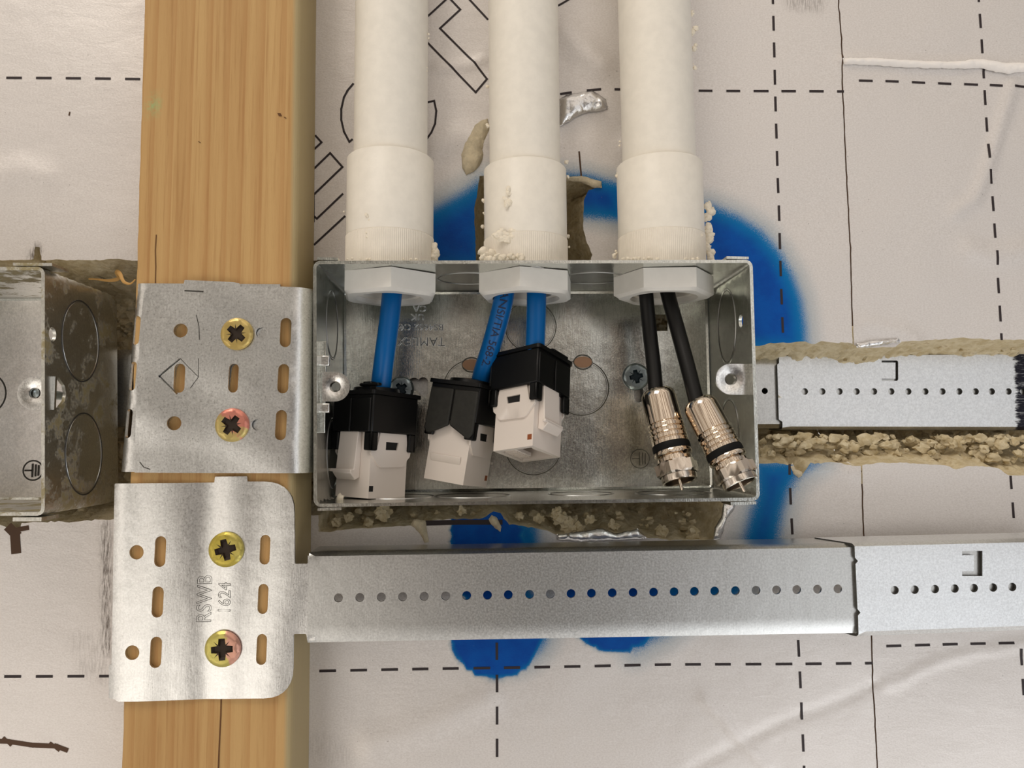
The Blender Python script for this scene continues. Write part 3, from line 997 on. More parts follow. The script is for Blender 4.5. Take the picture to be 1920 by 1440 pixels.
def lower_bracket():
    y = -25.4
    root = empty('mounting_bracket', P(380, 1110, y), 'galvanised stud bracket with stamped lettering and long rail running right below the box', 'mounting bracket', 'telescopic mounting brackets')
    # plate
    px = [(212, 907), (400, 905), (401.5, 894), (463, 893), (464, 903), (552, 903), (552.5, 1057), (577, 1057), (577, 1042), (590, 1042), (590, 1201), (576, 1201), (574, 1189), (550, 1189),
          (548, 1308), (221, 1316), (214, 1312), (201, 1311), (201, 1249), (207, 1247)]
    rad = [0.4, 0, 0.3, 0.3, 0, 9.5, 0.5, 0.5, 0, 0, 0, 0, 0.5, 0.5, 8.5, 0.5, 0, 0.4, 0.4, 0]
    out = rounded(PX(px, y), rad)
    holes = []
    for cx, cy, r in ((255.7, 1035.6, 13), (248, 1223.7, 13)):
        holes.append(circle(*XZ(cx, cy, y), r * 0.166))
    for cx, cy, w_, h_ in ((300.8, 1034, 20, 55.6), (296, 1128.6, 20, 55.6), (292.4, 1223, 20, 55.6), (496.6, 1030.8, 18.5, 54), (493, 1123, 18.5, 54), (490.5, 1217.6, 18.5, 55)):
        holes.append(slot(*XZ(cx, cy, y), w_ * 0.166, h_ * 0.166, tilt=-0.02))
    xl = P(232, 1110, y).x
    xm = P(390, 1110, y).x
    def fm(u, v, t):
        # the plate is drawn in slightly between the screws, and rolled back at its left edge
        yy = y + 0.9 * math.exp(-((u - xm) / 5.0) ** 2) + 0.18 * math.sin(u * 0.33 + 0.8 * math.sin(v * 0.06))
        if u < xl:
            d = xl - u
            yy += 0.055 * d * d
        return (u, yy + t, v)
    bm = bmesh.new()
    sheet(bm, out, holes, fm, 2.0, 1.0, 0, edge_step=1.2)
    # stamped lettering, reading upwards
    for body, cx, cy, sz_, sx_ in (('RSWB', 383, 1124, 6.3, 0.84), ('1624', 421.5, 1122, 5.4, 0.88)):
        c = XZ(cx, cy, y)
        add_text(bm, body, sz_, lambda a, b, h: (c[0] - b, fm(c[0] - b, c[1] + a, 0)[1] - h * 0.6, c[1] + a), 1, outline=0.085, spacing=1.02, h=0.02, sx=sx_)
    obj('plate', bm, [M_PLATE, M_DARKLINE], root, smooth=40)
    # rail: flat face with two flanges folded back
    def channel(name, xa, xb, top, bot, yf, flange, mat_, holes, extra=None, tabs=None):
        """top/bot: pixel line ((x0,y0),(x1,y1)) of the folded edges"""
        (ax, ay), (bx, by) = top
        (cx, cy), (dx, dy) = bot
        R = 1.3
        def zt(x): a, b = P(ax, ay, yf), P(bx, by, yf); return a.z + (b.z - a.z) * (x - a.x) / (b.x - a.x)
        def zb(x): a, b = P(cx, cy, yf), P(dx, dy, yf); return a.z + (b.z - a.z) * (x - a.x) / (b.x - a.x)
        zr0, zr1 = zb(xa), zt(xa)
        Hh = zr1 - zr0
        arc = R * PI / 2
        def fm(u, v, t):
            # v runs over the flat face 0..Hh, beyond it round the folds and down the flanges
            lo, hi = R, Hh - R
            z0_, k = zb(u), (zt(u) - zb(u)) / Hh
            if v > hi:
                s = v - hi
                if s < arc:
                    a = s / R
                    zz, yy = hi + (R - t) * math.sin(a), yf + R - (R - t) * math.cos(a)
                else:
                    zz, yy = hi + R - t, yf + R + (s - arc)
            elif v < lo:
                s = lo - v
                if s < arc:
                    a = s / R
                    zz, yy = lo - (R - t) * math.sin(a), yf + R - (R - t) * math.cos(a)
                else:
                    zz, yy = lo - R + t, yf + R + (s - arc)
            else:
                zz, yy = v, yf + t
            return (u, yy, z0_ + zz * k)
        hl = []
        for h in holes:
            hl.append([(x, (z - zb(x)) * Hh / (zt(x) - zb(x))) for x, z in h])
        vlo, vhi = R - arc - flange, Hh - R + arc + flange
        out = [(xa, vlo), (xb, vlo), (xb, vhi), (xa, vhi)]
        if tabs:
            out = tabs(xa, xb, vlo, vhi, Hh)
        bm = bmesh.new()
        at = None
        if mat_ is M_SLEEVE:
            sx0 = P(1886, 740, YR).x
            at = {'scuff': (lambda p: np.clip((p[:, 0] - sx0) / 4.0, -0.4, 0.78)) if extra == 'scuff' else (lambda p: np.zeros(len(p)) - 1)}
        sheet(bm, out, hl, fm, 2.6, 0.9, 0, attrs=at, edge_step=1.1, edge_mi=1 if mat_ is M_SLEEVE else None)  # sleeve edges dark: bare cut steel plus painted gap shade
        return bm, fm, Hh
    xs_in = [634.6, 674.7, 715, 755, 795.5, 835.6, 875, 914, 953, 993, 1031.7, 1070.7, 1109, 1148, 1187, 1225.5, 1264, 1302, 1340, 1379, 1417.6, 1456, 1494, 1532.7, 1571]
    hs = [circle(*XZ(x, 1121 + (1104 - 1121) * (x - 634) / (1571 - 634), y), 1.36, 18) for x in xs_in]
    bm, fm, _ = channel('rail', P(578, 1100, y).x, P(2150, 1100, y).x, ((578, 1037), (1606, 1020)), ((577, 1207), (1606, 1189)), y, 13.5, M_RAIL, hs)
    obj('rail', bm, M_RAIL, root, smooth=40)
    ys = y - 1.35
    hs = [circle(*XZ(x, 1106.6 + (1100.6 - 1106.6) * (x - 1677) / 221, ys), 1.30, 18) for x in (1677.5, 1715, 1753, 1790, 1826, 1862, 1898, 1934, 1970)]
    hs.append(PX([(1804, 1033), (1842, 1033), (1842, 1080), (1804, 1080), (1804, 1071), (1826, 1071), (1826, 1041), (1804, 1041)], ys))
    def tabs(xa, xb, lo, hi, Hh):
        pts = [(xa + 0.2, 0.8), (xa + 0.2, Hh * 0.23), (xa + 1.0, Hh * 0.26), (xa + 0.1, Hh * 0.30), (xa - 0.1, Hh * 0.78), (xa + 0.7, Hh * 0.81), (xa - 0.2, Hh * 0.85), (xa - 0.2, Hh - 0.8)]
        return [(xa - 5.5, lo), (xb, lo), (xb, hi), (xa - 6.0, hi)] + pts[::-1]
    bm, fm, _ = channel('sleeve', P(1606, 1100, ys).x, P(2160, 1100, ys).x, ((1606, 1019), (1920, 1011.5)), ((1606, 1195), (1920, 1183.5)), ys, 14.5, M_SLEEVE, hs, None, tabs)
    obj('sleeve', bm, [M_SLEEVE, M_DARKLINE], root, smooth=40)
    return root, channel

lower, channel = lower_bracket()

def upper_bracket():
    y = YP
    root = empty('mounting_bracket', P(420, 700, y), 'galvanised stud bracket with diamond cut slot on the batten and rail recessed behind the box', 'mounting bracket', 'telescopic mounting brackets')
    R = 6.2
    xr = P(546, 700, y).x
    px = [(271, 533), (344.6, 532), (346, 525), (437, 529), (449, 531), (449.3, 537), (530, 537), (583, 545), (584, 888), (400, 887), (252, 886), (258, 700), (264, 620), (266, 580)]
    rad = [4.5, 0, 0.3, 0, 0.3, 0.3, 6, 0, 0, 0, 0.3, 0, 0, 0]
    base = rounded(PX(px, y), rad)
    xe = xr + R * PI / 2 + 32
    # carry the right edge on round the bend
    zt_, zb_ = P(540, 540, y).z, P(540, 888, y).z
    out = []
    for (u, v) in base:
        out.append((u, v))
    xmax = max(u for u, v in base) - 1.5
    out = [(xe if u > xmax else u, v) for u, v in out]
    holes = [circle(*XZ(338.5, 619.7, y), 2.15), circle(*XZ(326.6, 793.6, y), 2.15), circle(*XZ(489, 623.7, y), 1.72), circle(*XZ(481.8, 796.5, y), 1.72)]
    for cx, cy, w_, h_ in ((535.6, 623.4, 20.5, 55), (531, 710, 20, 55), (526.5, 797, 20, 56), (438, 709, 18, 54)):
        holes.append(slot(*XZ(cx, cy, y), w_ * 0.1655, h_ * 0.1655, tilt=-0.03))
    # diamond: slit on three sides with the slot in it
    holes.append(slot(*XZ(336, 709, y), 3.3, 9.0, tilt=-0.03))
    holes.append(PX([(296, 705), (336, 671.5), (338, 674), (301, 705), (333, 737), (331, 740)], y))
    xb = P(470, 700, y).x
    def fm(u, v, t):
        yy = y + 0.22 * math.sin(u * 0.20 + 0.5 * math.sin(v * 0.09)) * math.sin(v * 0.07 + 1.0) + 0.10 * math.sin(v * 0.3 + u * 0.1)
        if u > xr:
            s = u - xr
            if s < R * PI / 2:
                a = s / R
                return (xr + (R - t) * math.sin(a), yy + R - (R - t) * math.cos(a), v)
            return (xr + R - t, yy + R + s - R * PI / 2, v)
        return (u, yy + t, v)
    bm = bmesh.new()
    sheet(bm, out, holes, fm, 2.0, 0.8, 0, edge_step=1.0)
    # scratches on the face
    for line, wd in (([(368, 590), (373, 612), (374, 637)], 0.22), ([(346, 545), (362, 546), (382, 547)], 0.45), ([(372, 672), (371.5, 707), (356, 728)], 0.18), ([(338, 672), (355, 690), (371, 706)], 0.18), ([(262, 866), (270, 876), (282, 880)], 0.25)):
        q = [XZ(a, b, y) for a, b in line]
        for A, B in zip(q, q[1:]):
            n = (Vector(B) - Vector(A)).normalized()
            n = Vector((-n.y, n.x)) * wd / 2
            bm.faces.new([bm.verts.new(fm(*c, -0.05)) for c in (Vector(A) - n, Vector(A) + n, Vector(B) + n, Vector(B) - n)]).material_index = 1
    obj('plate', bm, [M_PLATE, M_DARKLINE], root, smooth=40)
    hs = [circle(*XZ(1434, 733, YR), 1.15, 16)]
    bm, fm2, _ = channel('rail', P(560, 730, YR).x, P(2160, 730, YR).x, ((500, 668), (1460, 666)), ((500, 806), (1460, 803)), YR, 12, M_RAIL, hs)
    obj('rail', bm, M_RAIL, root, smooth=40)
    ys = YR - 1.35
    hs = [circle(*XZ(x, 734, ys), 1.22, 16) for x in (1509, 1541.7, 1574, 1606, 1638.7, 1671, 1703, 1735, 1767, 1798.5, 1829.4, 1859.5, 1891, 1918.5, 1950)]
    hs.append(rounded(PX([(1653, 676), (1684, 676), (1684, 714), (1653, 714), (1653, 710), (1679, 710), (1679, 680), (1653, 680)], ys), [0.2, 0.8, 0.8, 0.2, 0, 0, 0, 0]))
    def tabs(xa, xb, lo, hi, Hh):
        return [(xa + 0.5, lo), (xb, lo), (xb, hi), (xa - 0.2, hi), (xa - 0.2, Hh * 0.88), (xa - 0.9, Hh * 0.86), (xa - 0.8, Hh * 0.13), (xa + 0.5, Hh * 0.10)]
    bm, fm2, _ = channel('sleeve', P(1463, 730, ys).x, P(2180, 730, ys).x, ((1460, 664), (1920, 660)), ((1460, 805), (1920, 806)), ys, 12.5, M_SLEEVE, hs, 'scuff', tabs)
    add_ring(bm, lambda a, b, h: (P(1489, 707, ys).x + a, ys - h, P(1489, 707, ys).z + b), 0.7, 0.12, n=10, a0=2.2, a1=4.2)
    obj('sleeve', bm, [M_SLEEVE, M_DARKLINE], root, smooth=40)
upper_bracket()

def left_bracket():
    y = YU
    root = empty('mounting_bracket', P(262, 700, y), 'galvanised stud bracket under the diamond cut plate with slotted rolled left edge', 'mounting bracket', 'telescopic mounting brackets')
    R = 3.4
    ex = lambda py: P(240 - (py - 700) * 0.088, py, y).x           # slanting rolled edge
    def xl(v):
        a, b = P(250, 530, y), P(219.5, 885, y)
        return a.x + (b.x - a.x) * (v - a.z) / (b.z - a.z)
    zt_, zb_ = P(250, 531, y).z, P(220, 885, y).z
    # u = distance right of the silhouette tangent line (unrolled)
    L = P(518, 700, y).x - P(240, 700, y).x
    out = [(-(R * PI / 2 - R) - 30, zt_), (L, zt_), (L, zb_), (-(R * PI / 2 - R) - 30, zb_)]
    holes = []
    for cx, cy, r in ((338.5, 619.7, 2.3), (326.6, 793.6, 2.3)):
        a = XZ(cx, cy, YP)
        holes.append(circle(a[0] - xl(a[1]), a[1], r))
    for cx, cy, w_, h_ in ((438, 709, 17, 54), (336, 709, 22, 58)):
        a = XZ(cx, cy, YP)
        holes.append(slot(a[0] - xl(a[1]), a[1], w_ * 0.1655, h_ * 0.1655, tilt=-0.05))
    for cy in (619, 705, 794):
        holes.append(slot(2.0, P(240, cy, y).z, 2.4, 9.0))
    def fm(u, v, t):
        x0 = xl(v)
        if u < R:
            s = R - u
            if s < R * PI / 2:
                a = s / R
                return (x0 + R - (R - t) * math.sin(a), y + R - (R - t) * math.cos(a), v)
            return (x0 + t, y + R + s - R * PI / 2, v)
        return (x0 + u, y + t, v)
    bm = bmesh.new()
    sheet(bm, out, holes, fm, 2.0, 0.75, 0, edge_step=1.0)
    obj('plate', bm, M_PLATE, root, smooth=40)
    hs = [circle(*XZ(213, 729, YR), 1.1, 16), circle(*XZ(172, 730, YR), 1.1, 16), circle(*XZ(130, 730, YR), 1.1, 16)]
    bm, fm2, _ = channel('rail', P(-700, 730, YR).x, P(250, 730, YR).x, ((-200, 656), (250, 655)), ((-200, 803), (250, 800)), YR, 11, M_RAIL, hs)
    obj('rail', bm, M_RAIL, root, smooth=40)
left_bracket()

# ------------------------------------------------------------------ screws in the plates
def screw_bm(r, yellow=True, recess=0.9, arm=(0.60, 0.17)):
    """head facing -y, centred on the origin, face at y = -1.1; the pozi recess is cut into it"""
    bm = bmesh.new()
    la, wa = arm[0] * r, arm[1] * r
    cross = []
    for k in range(4):
        a = k * PI / 2
        c, s = math.cos(a), math.sin(a)
        for x, z in ((wa * 1.25, -wa * 1.25), (la, -wa), (la, wa)):
            cross.append((x * c - z * s, x * s + z * c))
    def fm(u, v, t):
        d = math.hypot(u, v) / r
        dome = -1.1 if d < 0.86 else -1.1 + 0.75 * ((d - 0.86) / 0.14) ** 1.6
        return (u, dome + t, v)
    sheet(bm, circle(0, 0, r, 40), [cross], fm, r * 0.16, 0.5, 0, edge_step=r * 0.12, both=False)
    # walls and floor of the recess
    top = [bm.verts.new((u, -1.1, v)) for u, v in cross]
    bot = [bm.verts.new((u * 0.74, -0.25, v * 0.74)) for u, v in cross]
    n = len(cross)
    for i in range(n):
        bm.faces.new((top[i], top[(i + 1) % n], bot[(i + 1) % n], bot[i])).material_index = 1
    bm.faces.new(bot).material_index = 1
    # fine pozi ticks between the arms
    for k in range(4):
        a = k * PI / 2 + PI / 4
        d = Vector((math.cos(a), 0, math.sin(a)))
        n_ = Vector((-d.z, 0, d.x)) * 0.045 * r
        p0, p1 = d * 0.26 * r, d * 0.62 * r
        bm.faces.new([bm.verts.new(q + Vector((0, -1.14, 0))) for q in (p0 - n_, p1, p0 + n_)]).material_index = 1
    # rim and shank
    add_lathe(bm, [(r, -0.36), (r, 0.0), (r * 0.45, 0.2), (r * 0.42, 6.0), (0, 9.0)], Matrix.Rotation(-PI / 2, 4, 'X'), 40)
    return bm
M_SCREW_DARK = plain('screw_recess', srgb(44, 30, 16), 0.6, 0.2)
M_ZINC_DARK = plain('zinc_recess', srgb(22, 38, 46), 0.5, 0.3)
SCREWS = [(442.7, 625.5, 30, 45 + 6, 0, YP - 0.3, 'brass coloured cross head screw, upper one in the diamond cut bracket'),
          (433.5, 797, 31, 45 + 10, 1, YP - 0.3, 'half pink half brass cross head screw, lower one in the diamond cut bracket'),
          (422.5, 1031, 32, 14, 2, -25.4 - 0.15, 'bright yellow cross head screw, upper one in the lettered bracket'),
          (416, 1218, 32.5, 3, 3, -25.4 - 0.15, 'pinkish iridescent cross head screw, lower one in the lettered bracket')]
for i, (cx, cy, rp, rot, mi, y, lab) in enumerate(SCREWS):
    r = rp * 0.1655
    c = P(cx, cy, y - 1.1)
    o = obj('screw', screw_bm(r), [M_SCREWS[mi], M_SCREW_DARK], loc=(0, 0, 0), smooth=40)
    o.location = Vector((c.x, y, c.z)) * MM
    o.rotation_euler = (0, math.radians(-rot), 0)
    tag(o, lab, 'screw', 'bracket screws')

# ------------------------------------------------------------------ steel back boxes
YF, YB = -34.0, 12.6
class BoxFrame:
    """open steel box: rounded rectangular wall path with front rim corners given in pixels"""
    def __init__(self, tl, tr, br, bl, R=2.2):
        self.c = [P(*q, YF) for q in (bl, br, tr, tl)]
        self.Wd = (self.c[1] - self.c[0]).length
        self.Hd = (self.c[3] - self.c[0]).length
        self.R = R
        W_, H_ = self.Wd, self.Hd
        path = []
        # counter-clockwise from bottom left: bottom, right, top, left
        segs = [((R, 0), (W_ - R, 0)), ((W_, R), (W_, H_ - R)), ((W_ - R, H_), (R, H_)), ((0, H_ - R), (0, R))]
        cen = [(W_ - R, R), (W_ - R, H_ - R), (R, H_ - R), (R, R)]
        self.len, s = [], 0.0
        self.segs, self.cen = segs, cen
        self.starts = []
        for i in range(4):
            L = math.dist(*segs[i])
            self.starts.append((s, L))
            s += L + R * PI / 2
        self.total = s
    def bil(self, a, b):
        s, t = a / self.Wd, b / self.Hd
        c = self.c
        q = (c[0] * (1 - s) + c[1] * s) * (1 - t) + (c[3] * (1 - s) + c[2] * s) * t
        return q.x, q.z
    def at(self, u):
        u = u % self.total
        dirs = [(1, 0), (0, 1), (-1, 0), (0, -1)]
        for i, (s, L) in enumerate(self.starts):
            if u <= s + L:
                a, b = self.segs[i]
                k = (u - s) / L
                d = dirs[i]
                return (a[0] + (b[0] - a[0]) * k, a[1] + (b[1] - a[1]) * k), (-d[1], d[0])
            if u <= s + L + self.R * PI / 2:
                th = (u - s - L) / self.R - PI / 2 + i * PI / 2
                c = self.cen[i]
                return (c[0] + self.R * math.cos(th), c[1] + self.R * math.sin(th)), (-math.cos(th), -math.sin(th))
        return self.segs[0][0], (0, 1)
    def wall(self, u, v, t):
        """u round the wall, v back from the rim, t inwards"""
        (a, b), (na, nb) = self.at(u)
        D, f = YB - YF, 1.8
        if v <= D - f:
            off, y = t, YF + v
        else:
            th = min((v - (D - f)) / f, PI / 2)
            off, y = f - (f - t) * math.cos(th), YB - f + (f - t) * math.sin(th)
        x, z = self.bil(a + na * off, b + nb * off)
        return (x, y, z)
    def wall_pt(self, i, frac, depth, h=0.0):
        s, L = self.starts[i]
        return s + L * frac, depth

def earth_mark(bm, c, y, r, mi, wd, flip=1):
    fm = lambda a, b, h: (c[0] + a, y - h, c[1] + b)
    add_ring(bm, fm, r, wd, mi, 28)
    def bar(a0, b0, a1, b1):
        A, B = Vector((a0, b0)), Vector((a1, b1))
        n = (B - A).normalized()
        n = Vector((-n.y, n.x)) * wd
        bm.faces.new([bm.verts.new(fm(q.x, q.y, wd * 0.8)) for q in (A - n, A + n, B + n, B - n)]).material_index = mi
    bar(-0.85 * r, 0, -0.05 * r, 0)
    bar(-0.05 * r, -0.7 * r, -0.05 * r, 0.7 * r)
    bar(0.27 * r, -0.62 * r, 0.27 * r, 0.62 * r)
    bar(0.56 * r, -0.55 * r, 0.56 * r, 0.55 * r)

def lug_bm(c, y, r, hole, right, reach, M_=None):
    """rounded ear folded in from the side wall, with a raised threaded hole"""
    bm = bmesh.new()
    s = 1 if right else -1
    out = [(s * reach, -r)] + [(0 + r * math.cos(a) * -s, r * math.sin(a)) for a in [(-PI / 2 + PI * i / 16) for i in range(17)]] + [(s * reach, r)]
    if not right:
        out = out[::-1]
    def fm(u, v, t):
        d = math.hypot(u, v)
        k = math.exp(-((d - hole * 1.15) / (hole * 0.45)) ** 2)
        return (c[0] + u, y + t + 0.75 * max(0, 1 - d / (hole * 2.0)), c[1] + v)
    sheet(bm, out, [circle(0, 0, hole, 24)], fm, r * 0.22, 1.0, 0, edge_step=r * 0.2)
    add_lathe(bm, [(hole, 0.4), (hole, 2.2), (hole * 0.86, 2.2), (hole * 0.86, 0.2)], Matrix.Translation((c[0], y, c[1])) @ Matrix.Rotation(-PI / 2, 4, 'X'), 20)
    return bm

def back_box():
    bx = BoxFrame((587, 489), (1411, 487), (1425, 939), (588, 951))
    D = YB - YF
    c0 = bx.bil(bx.Wd / 2, 0)
    root = empty('back_box', (c0[0], 0, c0[1]), 'wide galvanised steel back box fitted with cables, three white nuts in its top', 'back box')
    bm = bmesh.new()
    out = [(0, 0), (bx.total, 0), (bx.total, D - 1.8 + 1.8 * PI / 2), (0, D - 1.8 + 1.8 * PI / 2)]
    holes = []
    # small round hole in the right wall, three conduit holes in the top wall
    s1, L1 = bx.starts[1]
    def side_u(i, px, py, y):
        p = P(px, py, y)
        best, bu = 1e9, 0
        for k in range(600):
            u = bx.starts[i][0] + bx.starts[i][1] * k / 599
            (a, b), _ = bx.at(u)
            x, z = bx.bil(a, b)
            d = (z - p.z) ** 2 if i in (1, 3) else (x - p.x) ** 2
            if d < best:
                best, bu = d, u
        return bu
    holes.append([(side_u(1, 1397, 602, -25) + 0, 0)])
    holes = [circle(side_u(1, 1397, 602, -24), 9.5, 2.1, 16)]
    for px in (731, 987, 1243):
        holes.append(circle(side_u(2, px, 520, -12), -YF - 13.5, 10.6, 28))
    sheet(bm, out, holes, bx.wall, 2.6, 1.0, 0, edge_step=1.0)
    # floor
    def floor(u, v, t):
        x, z = bx.bil(u, v)
        return (x, YB - 1.0 + t + 0.25 * math.exp(-((u - 96) / 5) ** 2), z)
    y = YB - 1.0
    def loc2(px, py):
        p = P(px, py, y)
        return (p.x, p.z)
    inv = lambda x, z: ((x - bx.c[0].x) / (bx.c[1].x - bx.c[0].x) * bx.Wd, (z - bx.c[0].z) / (bx.c[3].z - bx.c[0].z) * bx.Hd)
    ff = 1.7
    hl = [[inv(*loc2(a, b)) for a, b in ((1231, 596), (1255, 596), (1255, 627), (1231, 627))],
          [inv(*q) for q in slot(*loc2(797, 727), 3.6, 7.0)],
          [inv(*q) for q in circle(*loc2(780, 722), 2.4, 14)],
          [inv(*q) for q in slot(*loc2(1200, 745), 3.6, 6.0)]]
    sheet(bm, [(ff, ff), (bx.Wd - ff, ff), (bx.Wd - ff, bx.Hd - ff), (ff, bx.Hd - ff)], hl, floor, 3.0, 1.0, 0, edge_step=2.0)
    # knock-out rings scored in the floor
    fl = lambda px, py: (lambda a, b, h: (loc2(px, py)[0] + a, y - h, loc2(px, py)[1] + b))
    for px, py, r in ((1090, 727, 52), (884, 727, 52), (1000, 838, 52), (995, 612, 48)):
        add_ring(bm, fl(px, py), r * 0.1915, 0.16, 1, 48)
        add_ring(bm, fl(px, py), (r - 3) * 0.1915, 0.10, 2, 48)
    for px, py in ((884, 684), (1093, 679)):  # tan discs paint warm glints on the floor
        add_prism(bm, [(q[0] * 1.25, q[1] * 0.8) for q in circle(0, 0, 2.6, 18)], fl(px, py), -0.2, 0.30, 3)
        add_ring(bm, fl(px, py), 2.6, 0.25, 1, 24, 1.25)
    # knock-outs on the side walls
    def on_wall(i, px, py, yy):
        u0 = side_u(i, px, py, yy)
        def fm(a, b, h):
            return bx.wall(u0 + a, yy - YF + b, 1.0 + h)
        return fm
    for i, px, py, yy, r, ru in ((1, 1360, 612, -10, 9.5, 1.35), (1, 1376, 806, -10, 9.5, 1.1), (3, 610, 610, -10, 9.5, 1.2), (3, 612, 850, -10, 9.5, 1.2),
                                 (2, 880, 515, -12, 9.0, 1.2), (2, 1112, 515, -12, 9.0, 1.2), (0, 745, 925, -10, 10.0, 1.25), (0, 885, 925, -10, 10.0, 1.25), (0, 1090, 925, -8, 9.0, 1.2), (0, 1262, 925, -10, 10.0, 1.25)):
        add_ring(bm, on_wall(i, px, py, yy), r, 0.22, 2, 48, ru)
        add_ring(bm, on_wall(i, px, py, yy), r - 0.55, 0.14, 1, 48, ru)
    add_ring(bm, on_wall(2, 1003, 500, -28), 1.6, 0.3, 2, 20, 1.6)
    # stamped lettering, upside down in the photograph
    def stamp(body, px, py, size, sx_):
        c = loc2(px, py)
        add_text(bm, body, size, lambda a, b, h: (c[0] - a, y - 0.06 - h * 0.5, c[1] - b), 2, outline=0.055, spacing=1.05, h=0.06, sx=sx_)
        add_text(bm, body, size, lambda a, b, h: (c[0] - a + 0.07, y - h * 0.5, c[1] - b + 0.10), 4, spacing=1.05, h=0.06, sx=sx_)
    stamp('TAMLEX', 790, 640, 4.5, 0.98)
    stamp('BS4662 C\u20ac', 789, 613, 3.3, 1.02)
    stamp('UK', 783, 594, 3.2, 1.1)
    stamp('CA', 787, 578, 3.2, 1.1)
    earth_mark(bm, loc2(1200, 860), y, 3.4, 1, 0.14)
    # rim corner tabs where the side walls lap over top and bottom
    def tab(a0, a1, b, outw):
        pts = [bx.bil(a0, b), bx.bil(a1, b)]
        (x0, z0), (x1, z1) = pts
        dz = outw
        vs = [bm.verts.new(q) for q in ((x0, YF - 0.1, z0 + dz), (x1, YF - 0.1, z1 + dz * 0.85), (x1, YF + 9, z1 + dz * 0.85), (x0, YF + 9, z0 + dz))]
        v2 = [bm.verts.new(q) for q in ((x0, YF - 0.1, z0 + dz * 0.25), (x1, YF - 0.1, z1 + dz * 0.1), (x1, YF + 9, z1 + dz * 0.1), (x0, YF + 9, z0 + dz * 0.25))]
        for q in ((0, 1, 2, 3), (3, 2, 1, 0)):
            pass
        bm.faces.new(vs)
        bm.faces.new(v2[::-1])
        for k in range(4):
            bm.faces.new((vs[k], v2[k], v2[(k + 1) % 4], vs[(k + 1) % 4]))
    tab(1.2, 7.4, bx.Hd, 1.1)
    tab(bx.Wd - 8.0, bx.Wd - 1.2, bx.Hd, 1.1)
    tab(1.2, 8.2, 0, -1.1)
    tab(bx.Wd - 9.0, bx.Wd - 1.2, 0, -1.2)
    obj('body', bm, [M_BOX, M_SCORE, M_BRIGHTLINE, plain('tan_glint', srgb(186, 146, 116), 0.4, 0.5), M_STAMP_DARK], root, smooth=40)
    # fixed lug on the right
    cR = P(1371, 711, -30)
    obj('fixing_lug', lug_bm((cR.x, cR.z), -30, 4.8, 1.9, True, P(1417, 711, -30).x - cR.x), M_LUG, root, smooth=50)
    # adjustable lug on the left, held by two clips on a strip
    cL = P(628, 725, -30)
    o = obj('fixing_lug', lug_bm((cL.x, cL.z), -30, 4.5, 1.7, False, cL.x - P(604, 725, -30).x), M_LUG, root, smooth=50)
    for py0, py1 in ((666, 686), (756, 774)):
        b2 = bmesh.new()
        a, b = P(593, py1, -31), P(618, py0, -31)
        add_box(b2, (a.x, -31, a.z), (b.x, -29.6, b.z))
        obj('lug_clip', b2, M_LUG, root, bevel=0.4)
    b2 = bmesh.new()
    add_box(b2, (P(597, 690, -29).x, -29.5, P(600, 812, -29).z), (P(612, 690, -29).x, -28.6, P(600, 640, -29).z))
    obj('lug_strip', b2, M_BOX, root, bevel=0.2)
    return bx, root
bx, box_root = back_box()

